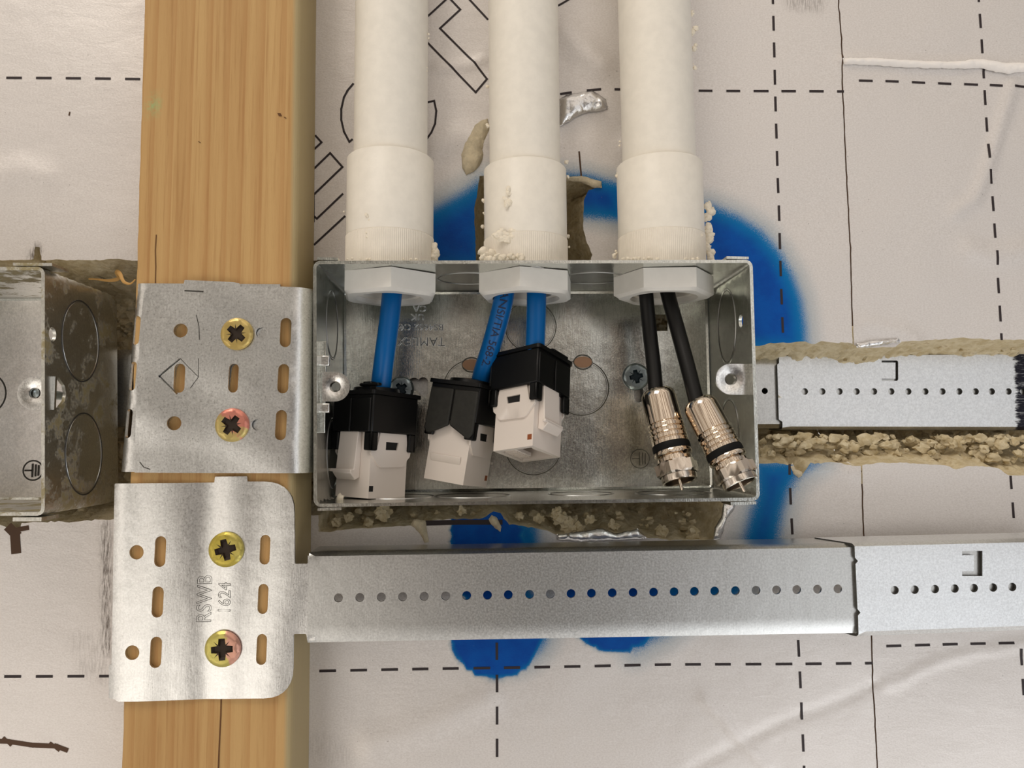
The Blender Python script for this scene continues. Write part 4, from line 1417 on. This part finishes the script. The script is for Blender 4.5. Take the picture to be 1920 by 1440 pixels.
def left_box():
    fr = BoxFrame((-330, 503), (84, 500), (84, 967), (-330, 967))
    D = YB - YF
    c0 = fr.bil(fr.Wd / 2, 0)
    root = empty('back_box', (c0[0], 0, c0[1]), 'dusty galvanised steel back box left of the batten, cut off by the photo edge', 'back box')
    bm = bmesh.new()
    s1, L1 = fr.starts[1]
    def u_at(py, y):
        z = P(100, py, y).z
        k = (z - fr.c[1].z) / (fr.c[2].z - fr.c[1].z)
        return s1 + max(0, min(1, k)) * L1
    def dep(px, py):
        # depth on the right wall plane at which a pixel falls
        z_ = P(px, py, -15).z
        x = fr.c[1].x + (fr.c[2].x - fr.c[1].x) * (z_ - fr.c[1].z) / (fr.c[2].z - fr.c[1].z)
        d = ray(px, py)
        return x / d.x * d.y - DIST
    out = [(0, 0), (fr.total, 0), (fr.total, D - 1.8 + 1.8 * PI / 2), (0, D - 1.8 + 1.8 * PI / 2)]
    def wp(px, py):
        y = dep(px, py)
        return u_at(py, y), y - YF
    hl = [[(u_, v_) for u_, v_ in [(lambda q: (q[0] + 2.1 * math.cos(a), q[1] + 2.0 * math.sin(a)))(wp(98, 620)) for a in [2 * PI * k / 16 for k in range(16)]]]]
    a, b = wp(98, 705), wp(98, 766)
    v0, v1 = wp(98, 737)[1], wp(124, 737)[1]
    hl.append([(a[0], v0), (b[0], v0), (b[0], (v0 + v1) / 2), (b[0] + 2.2, v1 - 0.8), ((a[0] + b[0]) / 2, v1), (a[0] - 2.2, v1 - 0.8), (a[0], (v0 + v1) / 2)][::-1])
    sheet(bm, out, hl, fr.wall, 2.6, 1.0, 0, edge_step=1.0)
    def on_w(px, py):
        q = wp(px, py)
        return lambda a_, b_, h: fr.wall(q[0] + a_, q[1] + b_, -h)
    for px, py in ((152, 633), (158, 858)):
        add_ring(bm, on_w(px, py), 11.5, 0.25, 1, 48, 1.12)
        add_ring(bm, on_w(px, py), 11.0, 0.16, 2, 48, 1.12)
    y = YB - 1.0
    ff = 1.7
    bm2 = bm
    def floor(u, v, t):
        x, z = fr.bil(u, v)
        return (x, y + t, z)
    sheet(bm, [(ff, ff), (fr.Wd - ff, ff), (fr.Wd - ff, fr.Hd - ff), (ff, fr.Hd - ff)], [], floor, 4.0, 1.0, 3, edge_step=3.0)
    earth_mark(bm, XZ(62, 882, y), y, 3.4, 1, 0.28)
    add_ring(bm, lambda a_, b_, h: (P(-30, 738, y).x + a_, y - h, P(-30, 738, y).z + b_), 7.5, 0.3, 1, 40)
    # ledges of the top and bottom walls
    for (x0_, z0_, dz) in ((fr.bil(fr.Wd - 9, fr.Hd)[0], fr.bil(fr.Wd - 9, fr.Hd)[1], 1.2), (fr.bil(fr.Wd - 9, 0)[0], fr.bil(fr.Wd - 9, 0)[1], -1.6)):
        add_box(bm, (x0_, YF - 0.2, min(z0_ + dz * 0.3, z0_ + dz)), (fr.c[1].x - 0.8, YF + 9, max(z0_ + dz * 0.3, z0_ + dz)))
    obj('body', bm, [M_BOX_DIRTY, M_DARKLINE, M_BRIGHTLINE, M_LEFTFLOOR], root, smooth=40)
    c = P(64, 737, -30)
    o = obj('fixing_lug', lug_bm((c.x, c.z), -30, 5.0, 1.7, True, fr.c[1].x - 0.8 - c.x), M_LUG, root, smooth=50)
    b3 = bmesh.new()
    add_lathe(b3, [(0, 1.0), (1.2, 1.4), (1.4, 2.4), (1.4, 14)], Matrix.Translation((c.x, -30, c.z)) @ Matrix.Rotation(-PI / 2, 4, 'X'), 16)
    obj('lug_thread', b3, M_ZINC, root, smooth=50)
M_LEFTFLOOR = galvanised('galvanised_bright', (0.90, 0.86, 0.83, 1), 0.36, spangle=0.22, streak=0.35)
left_box()

# box screw and the washer head half hidden behind the first jack
def box_screw(px, py, rp, rot, lab):
    y = YB - 1.1
    c = P(px, py, y - 1.0)
    o = obj('screw', screw_bm(rp * 0.188, recess=0.8, arm=(0.5, 0.15)), [M_ZINC, M_ZINC_DARK], loc=(0, 0, 0), smooth=40)
    o.location = Vector((c.x, y, c.z)) * MM
    o.rotation_euler = (0, math.radians(-rot), 0)
    return tag(o, lab, 'screw', 'box fixing screws')
box_screw(1193, 706, 26, 12, 'blue grey zinc cross head screw in the box floor beside the black cables')
box_screw(752, 729, 24, 40, 'zinc screw in the box floor half hidden behind the leftmost jack')

# ------------------------------------------------------------------ conduits, adaptors and nuts
def axis_pts(a, b, y):
    return P(*a, y), P(*b, y)

def frame_from(p0, p1):
    z = (p1 - p0).normalized()
    x = Vector((1, 0, 0))
    x = (x - z * x.dot(z)).normalized()
    yv = z.cross(x)
    return Matrix(((x.x, yv.x, z.x, p0.x), (x.y, yv.y, z.y, p0.y), (x.z, yv.z, z.z, p0.z), (0, 0, 0, 1)))

YC = -14.5
WHERE = ['left', 'middle', 'right']
PIPES = [dict(top=(735, 0), bot=(731, 490), w=141.5, top_y=272, knurl=425, aw=166, nut=(732, 8), edge='left'),
         dict(top=(981, 0), bot=(986, 490), w=137.5, top_y=292, knurl=432, aw=160, nut=(986, -9.5), edge='mid'),
         dict(top=(1226, 0), bot=(1241, 490), w=142, top_y=283, knurl=424, aw=166, nut=(1243, 25), edge='right')]
PIPE_LAB = ['white plastic conduit nearest the timber batten', 'white plastic conduit in the middle of the three', 'white plastic conduit farthest from the batten with dust on its right side']
ADA_LAB = ['white ribbed conduit adaptor nearest the batten, cleanest of the three', 'white conduit adaptor with foam dust smears on its front', 'white conduit adaptor with crumbly foam stuck along its right edge']
NUT_LAB = ['white hexagonal locknut round one blue cable', 'white hexagonal locknut round two blue cables', 'white hexagonal locknut round two black cables']
wall_top_z = lambda px: bx.bil(*[((P(px, 490, YF).x - bx.c[3].x) / (bx.c[2].x - bx.c[3].x)) * bx.Wd, bx.Hd])[1]
nut_axes = []
for i, q in enumerate(PIPES):
    p_top, p_bot = P(*q['top'], YC), P(*q['bot'], YC)
    d = (p_top - p_bot).normalized()
    zt_ = wall_top_z(q['bot'][0])
    base = p_bot + d * ((zt_ - p_bot.z) / d.z)          # where the axis meets the box top
    Mx = frame_from(base, base + d)
    pxmm = 1 / (F / (DIST + YC))
    r = q['w'] * pxmm / 2 * 0.985
    ra = q['aw'] * pxmm / 2 * 0.985
    # heights along the axis: front edges sit at YC - r
    def along(py, rr):
        return (P(q['bot'][0], py, YC - rr).z - zt_) / d.z
    za, zk = along(q['top_y'], ra), along(q['knurl'], ra)
    bm = bmesh.new()
    add_lathe(bm, [(r, za - 3), (r, 182), (r - 1.6, 182), (r - 1.6, za - 3)], Mx, 56, close=True)
    tag(obj('conduit_pipe', bm, M_PIPE, loc=base + d * za, smooth=50), PIPE_LAB[i], 'conduit', 'white conduits')
    root = empty('conduit_adaptor', base, ADA_LAB[i], 'conduit adaptor', 'conduit adaptors')
    bm = bmesh.new()
    add_lathe(bm, [(ra * 1.0, zk), (ra, za - 0.35), (ra - 0.35, za), (r + 0.15, za), (r + 0.05, za - 3), (r + 0.05, zk)], Mx, 56, close=True)
    obj('socket', bm, M_PIPE, root, smooth=50)
    bm = bmesh.new()
    n = 280
    rk = ra + 0.12
    lo, hi = [], []
    for k in range(n):
        a = 2 * PI * k / n
        rr = rk + (0.06 if k % 2 else -0.05)
        lo.append(bm.verts.new(Mx @ Vector((rr * math.cos(a), rr * math.sin(a), 0.15))))
        hi.append(bm.verts.new(Mx @ Vector((rr * math.cos(a), rr * math.sin(a), zk - 0.25))))
    top = [bm.verts.new(Mx @ Vector(((ra - 0.1) * math.cos(2 * PI * k / n), (ra - 0.1) * math.sin(2 * PI * k / n), zk + 0.02))) for k in range(n)]
    for k in range(n):
        j = (k + 1) % n
        bm.faces.new((lo[k], lo[j], hi[j], hi[k]))
        bm.faces.new((hi[k], hi[j], top[j], top[k]))
    bm.faces.new(lo[::-1])
    obj('ribbed_collar', bm, M_COLLAR, root, smooth=20)
    # locknut inside the box
    zt_in = -1.15
    nc = P(q['nut'][0], 490, YC)
    nM = Matrix.Translation((nc.x, YC - 0.3, zt_)) 
    R, th, phi = 16.4, 7.2, math.radians(q['nut'][1])
    bm = bmesh.new()
    n = 60
    rin = 11.0
    def hexr(a):
        k = (a - phi + PI / 2) % (PI / 3) - PI / 6
        return 0
    ring = {}
    for name, zz, kind in (('a', zt_in, 0), ('b', zt_in - th + 1.0, 0), ('c', zt_in - th, 1), ('d', zt_in - th, 2), ('e', zt_in, 2)):
        vs = []
        for k in range(n):
            a = phi - PI / 2 + 2 * PI * k / n
            loc_ = (k % 10) * (PI / 30) - PI / 6
            rr = R * math.cos(PI / 6) / math.cos(loc_)
            if kind == 1:
                rr = min(rr - 0.9, R * 0.93 - 0.6)
            if kind == 2:
                rr = rin
            vs.append(bm.verts.new(nM @ Vector((rr * math.cos(a), rr * math.sin(a), zz))))
        ring[name] = vs
    for p_, q_ in (('a', 'b'), ('b', 'c'), ('c', 'd'), ('d', 'e'), ('e', 'a')):
        for k in range(n):
            j = (k + 1) % n
            bm.faces.new((ring[p_][k], ring[p_][j], ring[q_][j], ring[q_][k]))
    nroot = empty('locknut', (nc.x, YC, zt_ + zt_in), NUT_LAB[i], 'locknut', 'conduit locknuts')
    obj('hex_nut', bm, M_NUT, nroot, smooth=25)
    bm = bmesh.new()
    add_lathe(bm, [(rin - 0.05, zt_in - th + 1.6), (rin - 0.05, 4), (rin - 2.2, 4), (rin - 2.2, zt_in - th + 1.6)], nM, 40, close=True)
    obj('threaded_bush', bm, M_PIPE, nroot, smooth=40)
    nut_axes.append((nc.x, YC, zt_))

# ------------------------------------------------------------------ cables
def cable(name, pts, wpx, m, label, group, texts=()):
    """pts: (px, py, y)"""
    q = [P(a, b, y) for a, b, y in pts]
    path = smooth_path(q, 10)
    r = wpx * (DIST + pts[len(pts) // 2][2]) / F / 2
    bm = bmesh.new()
    add_tube(bm, path, r, 20)
    fr = frames(path)
    L = [0.0]
    for a, b in zip(path, path[1:]):
        L.append(L[-1] + (b - a).length)
    for body, s0, size, ang0, mi in texts:
        def fm(a, b, h):
            # letters run down the cable, wrapped round its front
            s = min(max(s0 + a, 0), L[-1] - 1e-4)
            k = max(i for i in range(len(L)) if L[i] <= s)
            k = min(k, len(L) - 2)
            t = (s - L[k]) / (L[k + 1] - L[k])
            p = path[k].lerp(path[k + 1], t)
            _, tt, side, up = fr[k]
            th = ang0 - b / r
            return p + (side * math.sin(th) + up * math.cos(th)) * (r + 0.10)
        add_text(bm, body, size, fm, mi, fine=0.5)
    o = obj(name, bm, [m, M_CABLE_INK, M_PALE_INK], loc=path[0], smooth=60)
    return tag(o, label, 'cable', group)

cable('data_cable', [(741, 470, -13), (736, 540, -14), (730, 600, -14.5), (722, 660, -14.5), (714, 722, -12), (712, 736, -11.5)], 38, M_BLUE, 'plain bright blue data cable running straight down to the leftmost jack', 'blue data cables')
cable('data_cable', [(955, 470, -12), (946, 548, -13), (938, 588, -12), (921, 650, -8), (904, 704, -3), (897, 745, -1)], 37, M_BLUE, 'blue data cable with printed lettering that bends left to the middle jack', 'blue data cables',
      [('ANSI/TIA 568-2.', 27, 3.7, 0.0, 1)])
cable('data_cable', [(1006, 470, -14), (1006, 545, -15), (1005, 600, -15), (1002, 690, -14)], 37, M_BLUE, 'blue data cable dropping straight into the raised jack', 'blue data cables')
cable('coaxial_cable', [(1208, 470, -13), (1211, 545, -14), (1218, 620, -14), (1226, 690, -16.5), (1231, 750, -19)], 27.5, M_BLACK_SHEATH, 'black coaxial cable with white print at the nut, nearer the blue cables', 'black coaxial cables',
      [('TLI', 13.5, 2.2, 0.0, 2)])
cable('coaxial_cable', [(1240, 470, -14), (1251, 545, -15), (1271, 620, -18), (1290, 690, -22), (1309, 765, -26)], 28.5, M_BLACK_SHEATH, 'black coaxial cable slanting right towards the box corner', 'black coaxial cables')

# ------------------------------------------------------------------ keystone jacks
def jack(px, py, y, rot, pitch, roll, scale, label):
    c = P(px, py, y)
    Mx = Matrix.Translation(c) @ Matrix.Rotation(roll, 4, 'Y') @ Matrix.Rotation(pitch, 4, 'X') @ Matrix.Rotation(rot, 4, 'Z') @ Matrix.Scale(scale, 4)
    root = empty('keystone_jack', c, label, 'keystone jack', 'keystone jacks')
    h = 8.0
    # faces: A latch (-y), B window (+x), C plain (+y), D window (-x); u runs left to right seen from outside
    def face(k, off=0.0):
        Rz = Matrix.Rotation(k * PI / 2, 4, 'Z')
        return lambda u, v, t: Mx @ (Rz @ Vector((u, -(h + off) - t, v)))
    def body():
        bm = bmesh.new()
        # hollow socket at the bottom
        vs = lambda r, z, sy=1.0: [Mx @ Vector((sx_ * r, sy_ * r * sy, z)) for sx_, sy_ in ((-1, -1), (1, -1), (1, 1), (-1, 1))]
        outer0 = [bm.verts.new(q) for q in vs(h, 0)]
        outer1 = [bm.verts.new(q) for q in vs(h, 21.0)]
        rim = [bm.verts.new(q) for q in vs(h - 1.7, 0)]
        deep = [bm.verts.new(q) for q in vs(h - 1.9, 9.0)]
        for k in range(4):
            j = (k + 1) % 4
            bm.faces.new((outer0[k], outer0[j], outer1[j], outer1[k]))
            bm.faces.new((outer0[j], outer0[k], rim[k], rim[j]))
            bm.faces.new((rim[j], rim[k], deep[k], deep[j]))
        bm.faces.new(deep)
        bm.faces.new(outer1)
        return bm
    obj('socket_body', body(), M_JACK, root, smooth=25)
    # socket details seen from below
    bm = bmesh.new()
    add_box(bm, (-2.0, -6.2, 1.0), (2.0, -3.4, 8.5), Mx)
    add_box(bm, (-4.6, 1.5, 0.6), (4.6, 6.2, 2.0), Mx)
    add_box(bm, (-6.2, -2.5, 0.8), (-3.6, 3.0, 6.0), Mx)
    obj('socket_insert', bm, M_JACK, root, bevel=0.25)
    bm = bmesh.new()
    for k in range(8):
        add_box(bm, (-4.2 + k * 1.15, 2.0, 0.2), (-3.8 + k * 1.15, 6.0, 0.7), Mx)
    obj('contact_comb', bm, M_JACK, root, smooth=0)
    # raised shields with a window on faces B and D
    for k in (1, 3):
        f = face(k)
        m = 1 if k == 1 else -1
        bm = bmesh.new()
        out = [(-4.9, 21.6), (6.4, 21.6), (7.4, 15.6), (8.9, 15.4), (8.5, 13.6), (7.4, 12.6), (6.6, 11.2), (5.6, 10.3), (-4.2, 9.9), (-5.3, 10.5), (-7.8, 13.4), (-8.6, 14.4), (-8.6, 15.8), (-6.2, 15.8)]
        out = [(m * u, v) for u, v in out]
        hole = [(-2.4, 15.6), (2.7, 15.7), (3.3, 18.2), (-2.4, 18.2)]
        hole = [(m * u, v) for u, v in hole]
        if m < 0:
            out, hole = out[::-1], hole[::-1]
        sheet(bm, out, [hole], lambda u, v, t: f(u, v, 0.75 - t), 50, 0.75, 0, edge_step=3)
        sh = obj('side_shield', bm, M_JACK, root, smooth=25, bevel=0.18)
        bm = bmesh.new()
        add_prism(bm, [(m * u, v) for u, v in ((-2.6, 15.4), (3.5, 15.4), (3.5, 18.4), (-2.6, 18.4))], f, 0.0, 0.12)
        obj('window', bm, M_RECESS, sh, smooth=0)
        # copper contact in the notch at the bottom corner
        bm = bmesh.new()
        u0 = -7.9 if k == 1 else 5.8
        add_prism(bm, [(u0, 2.2), (u0 + 1.7, 2.2), (u0 + 1.7, 4.0), (u0, 4.0)], f, -0.1, 0.05)
        obj('contact_notch', bm, M_COPPER if k == 3 else M_RECESS, root, smooth=0)
    # latch on face A
    f = face(0)
    bm = bmesh.new()
    prof = [(21.6, 0), (21.6, 1.7), (9.0, 2.6), (8.6, 3.9), (7.8, 3.9), (5.6, 1.9), (6.4, 0)]
    a = [bm.verts.new(f(-5.6, v, t)) for v, t in prof]
    b = [bm.verts.new(f(3.4, v, t)) for v, t in prof]
    bm.faces.new(a)
    bm.faces.new(b[::-1])
    for i in range(len(prof)):
        j = (i + 1) % len(prof)
        bm.faces.new((a[i], b[i], b[j], a[j]))
    add_prism(bm, [(-7.0, 8.0), (3.4, 8.0), (3.4, 9.0), (-7.0, 9.0)], f, 2.6, 3.9)
    obj('latch', bm, M_JACK, root, smooth=25, bevel=0.25)
    # ridge on face C
    f = face(2)
    bm = bmesh.new()
    prof = [(9.2, 0), (8.9, 0.75), (7.6, 0.55), (6.4, 0)]
    a = [bm.verts.new(f(-6.4, v, t)) for v, t in prof]
    b = [bm.verts.new(f(5.6, v, t)) for v, t in prof]
    bm.faces.new(a)
    bm.faces.new(b[::-1])
    for i in range(len(prof)):
        j = (i + 1) % len(prof)
        bm.faces.new((a[i], b[i], b[j], a[j]))
    obj('ridge', bm, M_JACK, root, smooth=25, bevel=0.15)
    # black hood
    H_ = 9.9
    zt_, zb_ = 33.4, 20.8
    bm = bmesh.new()
    add_box(bm, (-H_, -H_, zb_ + 0.2), (H_, H_, zt_), Mx)
    for sx_ in (-1, 1):
        for sy_ in (-1, 1):
            lo = (min(sx_ * H_, sx_ * (H_ - 3.6)), min(sy_ * H_, sy_ * (H_ - 1.5)), 15.2)
            hi = (max(sx_ * H_, sx_ * (H_ - 3.6)), max(sy_ * H_, sy_ * (H_ - 1.5)), zb_ + 0.4)
            add_box(bm, lo, hi, Mx)
            lo = (min(sx_ * H_, sx_ * (H_ - 1.5)), min(sy_ * H_, sy_ * (H_ - 3.0)), 15.2)
            hi = (max(sx_ * H_, sx_ * (H_ - 1.5)), max(sy_ * H_, sy_ * (H_ - 3.0)), zb_ + 0.4)
            add_box(bm, lo, hi, Mx)
    obj('hood', bm, M_CAP, root, smooth=25, bevel=0.45)
    # two panels with a chevron foot over face C
    bm = bmesh.new()
    f = face(2)
    for m in (-1, 1):
        poly = [(m * 0.25, zt_ - 1.6), (m * 9.6, zt_ - 1.6), (m * 9.8, 17.2), (m * 8.6, 15.6), (m * 7.4, 15.7), (m * 0.25, 19.2)]
        add_prism(bm, poly if m > 0 else poly[::-1], f, 1.2, 2.6)
    obj('hood_panel', bm, M_CAP_MATT, root, smooth=25, bevel=0.5)
    # raised strip on face A
    bm = bmesh.new()
    f = face(0)
    add_prism(bm, [(0.2, zb_ + 0.3), (9.0, zb_ + 0.3), (9.0, zt_ - 1.4), (0.2, zt_ - 1.4)], f, 1.6, 2.35)
    add_prism(bm, [(-9.2, zb_ + 0.3), (-0.6, zb_ + 0.3), (-0.6, zt_ - 1.4), (-9.2, zt_ - 1.4)], f, 1.6, 2.2)
    obj('hood_panel', bm, M_CAP, root, smooth=25, bevel=0.3)
    # lid with a collar round the cable and a small strain clip
    bm = bmesh.new()
    add_prism(bm, rounded([(-10.4, -10.6), (10.4, -10.6), (10.4, 11.4), (-10.4, 11.4)], [1.5] * 4), lambda u, v, t: Mx @ Vector((u, v, t)), zt_ - 0.2, zt_ + 1.1)
    add_lathe(bm, [(8.0, 0), (7.6, 1.6), (4.2, 2.2), (3.6, 2.2), (3.6, 0)], Mx @ Matrix.Translation((0, 0, zt_ + 1.0)), 28)
    lid = obj('lid', bm, M_CAP, root, smooth=35)
    bm = bmesh.new()
    add_box(bm, (1.5, -7.6, zt_ + 1.0), (5.5, -5.0, zt_ + 4.2), Mx)
    add_box(bm, (1.0, -8.6, zt_ + 2.6), (10.0, -6.8, zt_ + 3.6), Mx)
    obj('strain_clip', bm, M_CAP, lid, bevel=0.3)
    return root
R_ = math.radians
jack(694, 932, -10.5, R_(-40), R_(-2), R_(2.5), 0.985, 'white jack with black hood standing upright in the lower left box corner')
jack(854, 905, -2.0, R_(150), R_(-1), R_(9.0), 0.97, 'white jack with grey black chevron hood leaning left in the middle')
jack(988, 852, -15.0, R_(50), R_(-16), R_(4.0), 0.97, 'raised white jack with black hood whose open socket shows, rightmost of the three')

# ------------------------------------------------------------------ F connectors
def f_connector(top, tip, ytop, ytip, spin, label):
    a, b = P(*top, ytop), P(*tip, ytip)
    L = (b - a).length
    Mx = frame_from(a, b)
    root = empty('coaxial_connector', a, label, 'coaxial connector', 'coaxial connectors')
    ks = L / math.dist(top, tip)      # the profile below is in photo pixels, along and across the connector
    k = 1.05 * (DIST + (ytop + ytip) / 2) / F
    pr = lambda pts: [(r * k, s * ks) for r, s in pts]
    bm = bmesh.new()
    add_lathe(bm, pr([(16, 3), (22, 0), (27, 2), (31, 8), (32, 16), (32.5, 66), (30.6, 67.5), (30.6, 69), (33.2, 70.5), (33.2, 76.5), (30.8, 78), (30.8, 79), (33.2, 80.5), (33.2, 86), (30.8, 87.5), (30.8, 88.5), (33.2, 90), (33.2, 96), (31.2, 97.5), (31.2, 98.5), (33.4, 100), (33.4, 106), (29, 108)]), Mx, 48)
    obj('barrel', bm, M_CHROME, root, smooth=30)
    bm = bmesh.new()
    add_lathe(bm, pr([(28, 105), (33, 106), (34, 109), (34, 116), (33, 119), (28, 120)]), Mx, 40)
    obj('seal_ring', bm, M_RUBBER, root, smooth=40)
    bm = bmesh.new()
    add_lathe(bm, pr([(26, 119), (33.5, 120), (34.2, 122), (34.2, 126), (32, 128), (24.5, 129), (24.5, 132), (31, 133), (31, 141), (27, 143)]), Mx, 40)
    obj('flange', bm, M_CHROME, root, smooth=30)
    bm = bmesh.new()
    R = 38.5 * k
    s0, s1 = 141 * ks, 163 * ks
    rings = []
    for rr, s, fl in ((R * 0.86, s0 - 1.2 * k, 1), (R, s0 + 2 * k, 0), (R, s1 - 2 * k, 0), (R * 0.86, s1 + 1.2 * k, 1)):
        vs = []
        for i in range(36):
            a_ = spin + 2 * PI * i / 36
            loc_ = (i % 6) * (PI / 18) - PI / 6
            q = rr * math.cos(PI / 6) / math.cos(loc_) if not fl else rr
            vs.append(bm.verts.new(Mx @ Vector((q * math.cos(a_), q * math.sin(a_), s))))
        rings.append(vs)
    for p_, q_ in zip(rings, rings[1:]):
        for i in range(36):
            j = (i + 1) % 36
            bm.faces.new((p_[i], p_[j], q_[j], q_[i]))
    add_lathe(bm, pr([(31.5, 160), (31.5, 174), (30.8, 176), (28, 176.5), (26.5, 175), (26, 152), (0, 152)]), Mx, 40)
    obj('hex_nut', bm, M_NUTMETAL, root, smooth=22)
    bm = bmesh.new()
    add_tube(bm, [a + (b - a) * t for t in (0.80, 0.99, 1.0)], lambda t: 3.0 * k if t < 0.9 else 1.6 * k, 10)
    obj('centre_pin', bm, M_CHROME, root, smooth=40)
    # round release window in the barrel
    return root
f_connector((1232, 733), (1279, 919), -18.0, -28.0, R_(62), 'upright nickel plated coaxial connector on the left of the pair')
f_connector((1309, 752), (1396, 922), -25.0, -36.0, R_(85), 'tilted nickel plated coaxial connector pointing into the lower right box corner')

# ------------------------------------------------------------------ loose bits
def crumbs():
    bm = bmesh.new()
    r = random.Random(5)
    def bits(pxs, n, lo, hi, y, spread=(3, 3), sq=(1, 0.7, 1)):
        for k in range(n):
            px, py = pxs[k % len(pxs)]
            p = P(px + r.uniform(-1, 1) * spread[0], py + r.uniform(-1, 1) * spread[1], y)
            add_lump(bm, p, r.uniform(lo, hi), 0, r.random() * 90, sq, 2, 0.5)
    # right edge of the right adaptor
    bits([(1327, 385), (1330, 392), (1325, 405), (1329, 425), (1326, 438), (1330, 446), (1322, 455), (1328, 468), (1332, 478), (1337, 486)], 46, 0.5, 1.5, YC + 0.5, (3, 6))
    bits([(1300, 450), (1312, 440), (1305, 425), (1295, 380), (1285, 382)], 10, 0.3, 0.8, YC - 9, (4, 6))
    bits([(1298, 30), (1302, 55), (1297, 62), (1302, 95), (1300, 120), (1292, 140), (1304, 90)], 18, 0.3, 0.9, YC - 3, (3, 8))
    # bottom rims of the adaptors
    bits([(x, 483) for x in range(905, 985, 8)], 22, 0.5, 1.2, YC - 13.5, (4, 4))
    bits([(910, 474), (912, 484), (920, 478)], 9, 0.8, 1.7, YC - 9, (4, 4))
    bits([(812, 464), (816, 474), (808, 480), (814, 482), (800, 478)], 16, 0.6, 1.6, YC - 3, (3, 4))
    bits([(x, 486) for x in range(1170, 1320, 10)], 24, 0.3, 0.7, YC - 13.5, (4, 2))
    bits([(1155, 474), (1153, 480)], 4, 0.4, 0.9, YC, (2, 4))
    bits([(x, 487) for x in range(650, 790, 12)], 12, 0.2, 0.5, YC - 13.5, (5, 2))
    # smears on the middle adaptor
    bits([(946, 372), (954, 364), (957, 378), (949, 381), (953, 352)], 9, 0.5, 1.0, YC - 12.6, (2, 3), (1, 0.5, 1.3))
    bits([(934, 440), (943, 437), (955, 441), (962, 436), (938, 450), (948, 447), (966, 444)], 24, 0.5, 1.1, YC - 12.6, (5, 6), (1.3, 0.5, 0.8))
    # specks down the pipe edges
    bits([(914, 163), (914, 235), (905, 374), (908, 402), (905, 425), (1063, 304), (1066, 330), (1064, 440), (1066, 462)], 16, 0.3, 0.75, YC, (1.5, 3))
    bits([(802, 70), (802, 130), (797, 137), (799, 205), (643, 395), (690, 400)], 8, 0.2, 0.45, YC - 2, (2, 6))
    bits([(690, 408), (686, 440), (730, 446)], 7, 0.3, 0.6, YC - 13.2, (4, 5), (1, 0.5, 1))
    bits([(1162, 270), (1157, 330)], 4, 0.3, 0.6, YC, (1, 6))
    o = obj('foam_crumbs', bm, M_CRUMB, loc=P(990, 480, YC), smooth=60)
    return tag(o, 'pale foam crumbs stuck to the white conduits and adaptors', 'crumbs', None, 'stuff')
crumbs()
bm = bmesh.new()
add_lump(bm, P(638, 934, -22), 1.3, 0, 4, (1, 0.8, 1), 2, 0.4)
tag(obj('foam_crumb', bm, M_CRUMB, loc=P(638, 934, -22), smooth=60), 'single white foam crumb in the lower left corner of the box', 'crumb')
bm = bmesh.new()
add_tube(bm, smooth_path([P(166, 523, 9), P(185, 524, 8), P(205, 526, 7), P(222, 522, 6), P(219, 510, 4), P(225, 514, 2), P(232, 528, 0), P(244, 532, -2), P(254, 524, -3)], 8), lambda t: 0.25 + 0.55 * math.sin(t * 3.1) ** 2, 8, flat=0.3)
tag(obj('wood_shaving', bm, M_SHAVING, loc=P(220, 520, 4), smooth=60), 'thin curled wood shaving in the chase beside the batten', 'wood shaving')
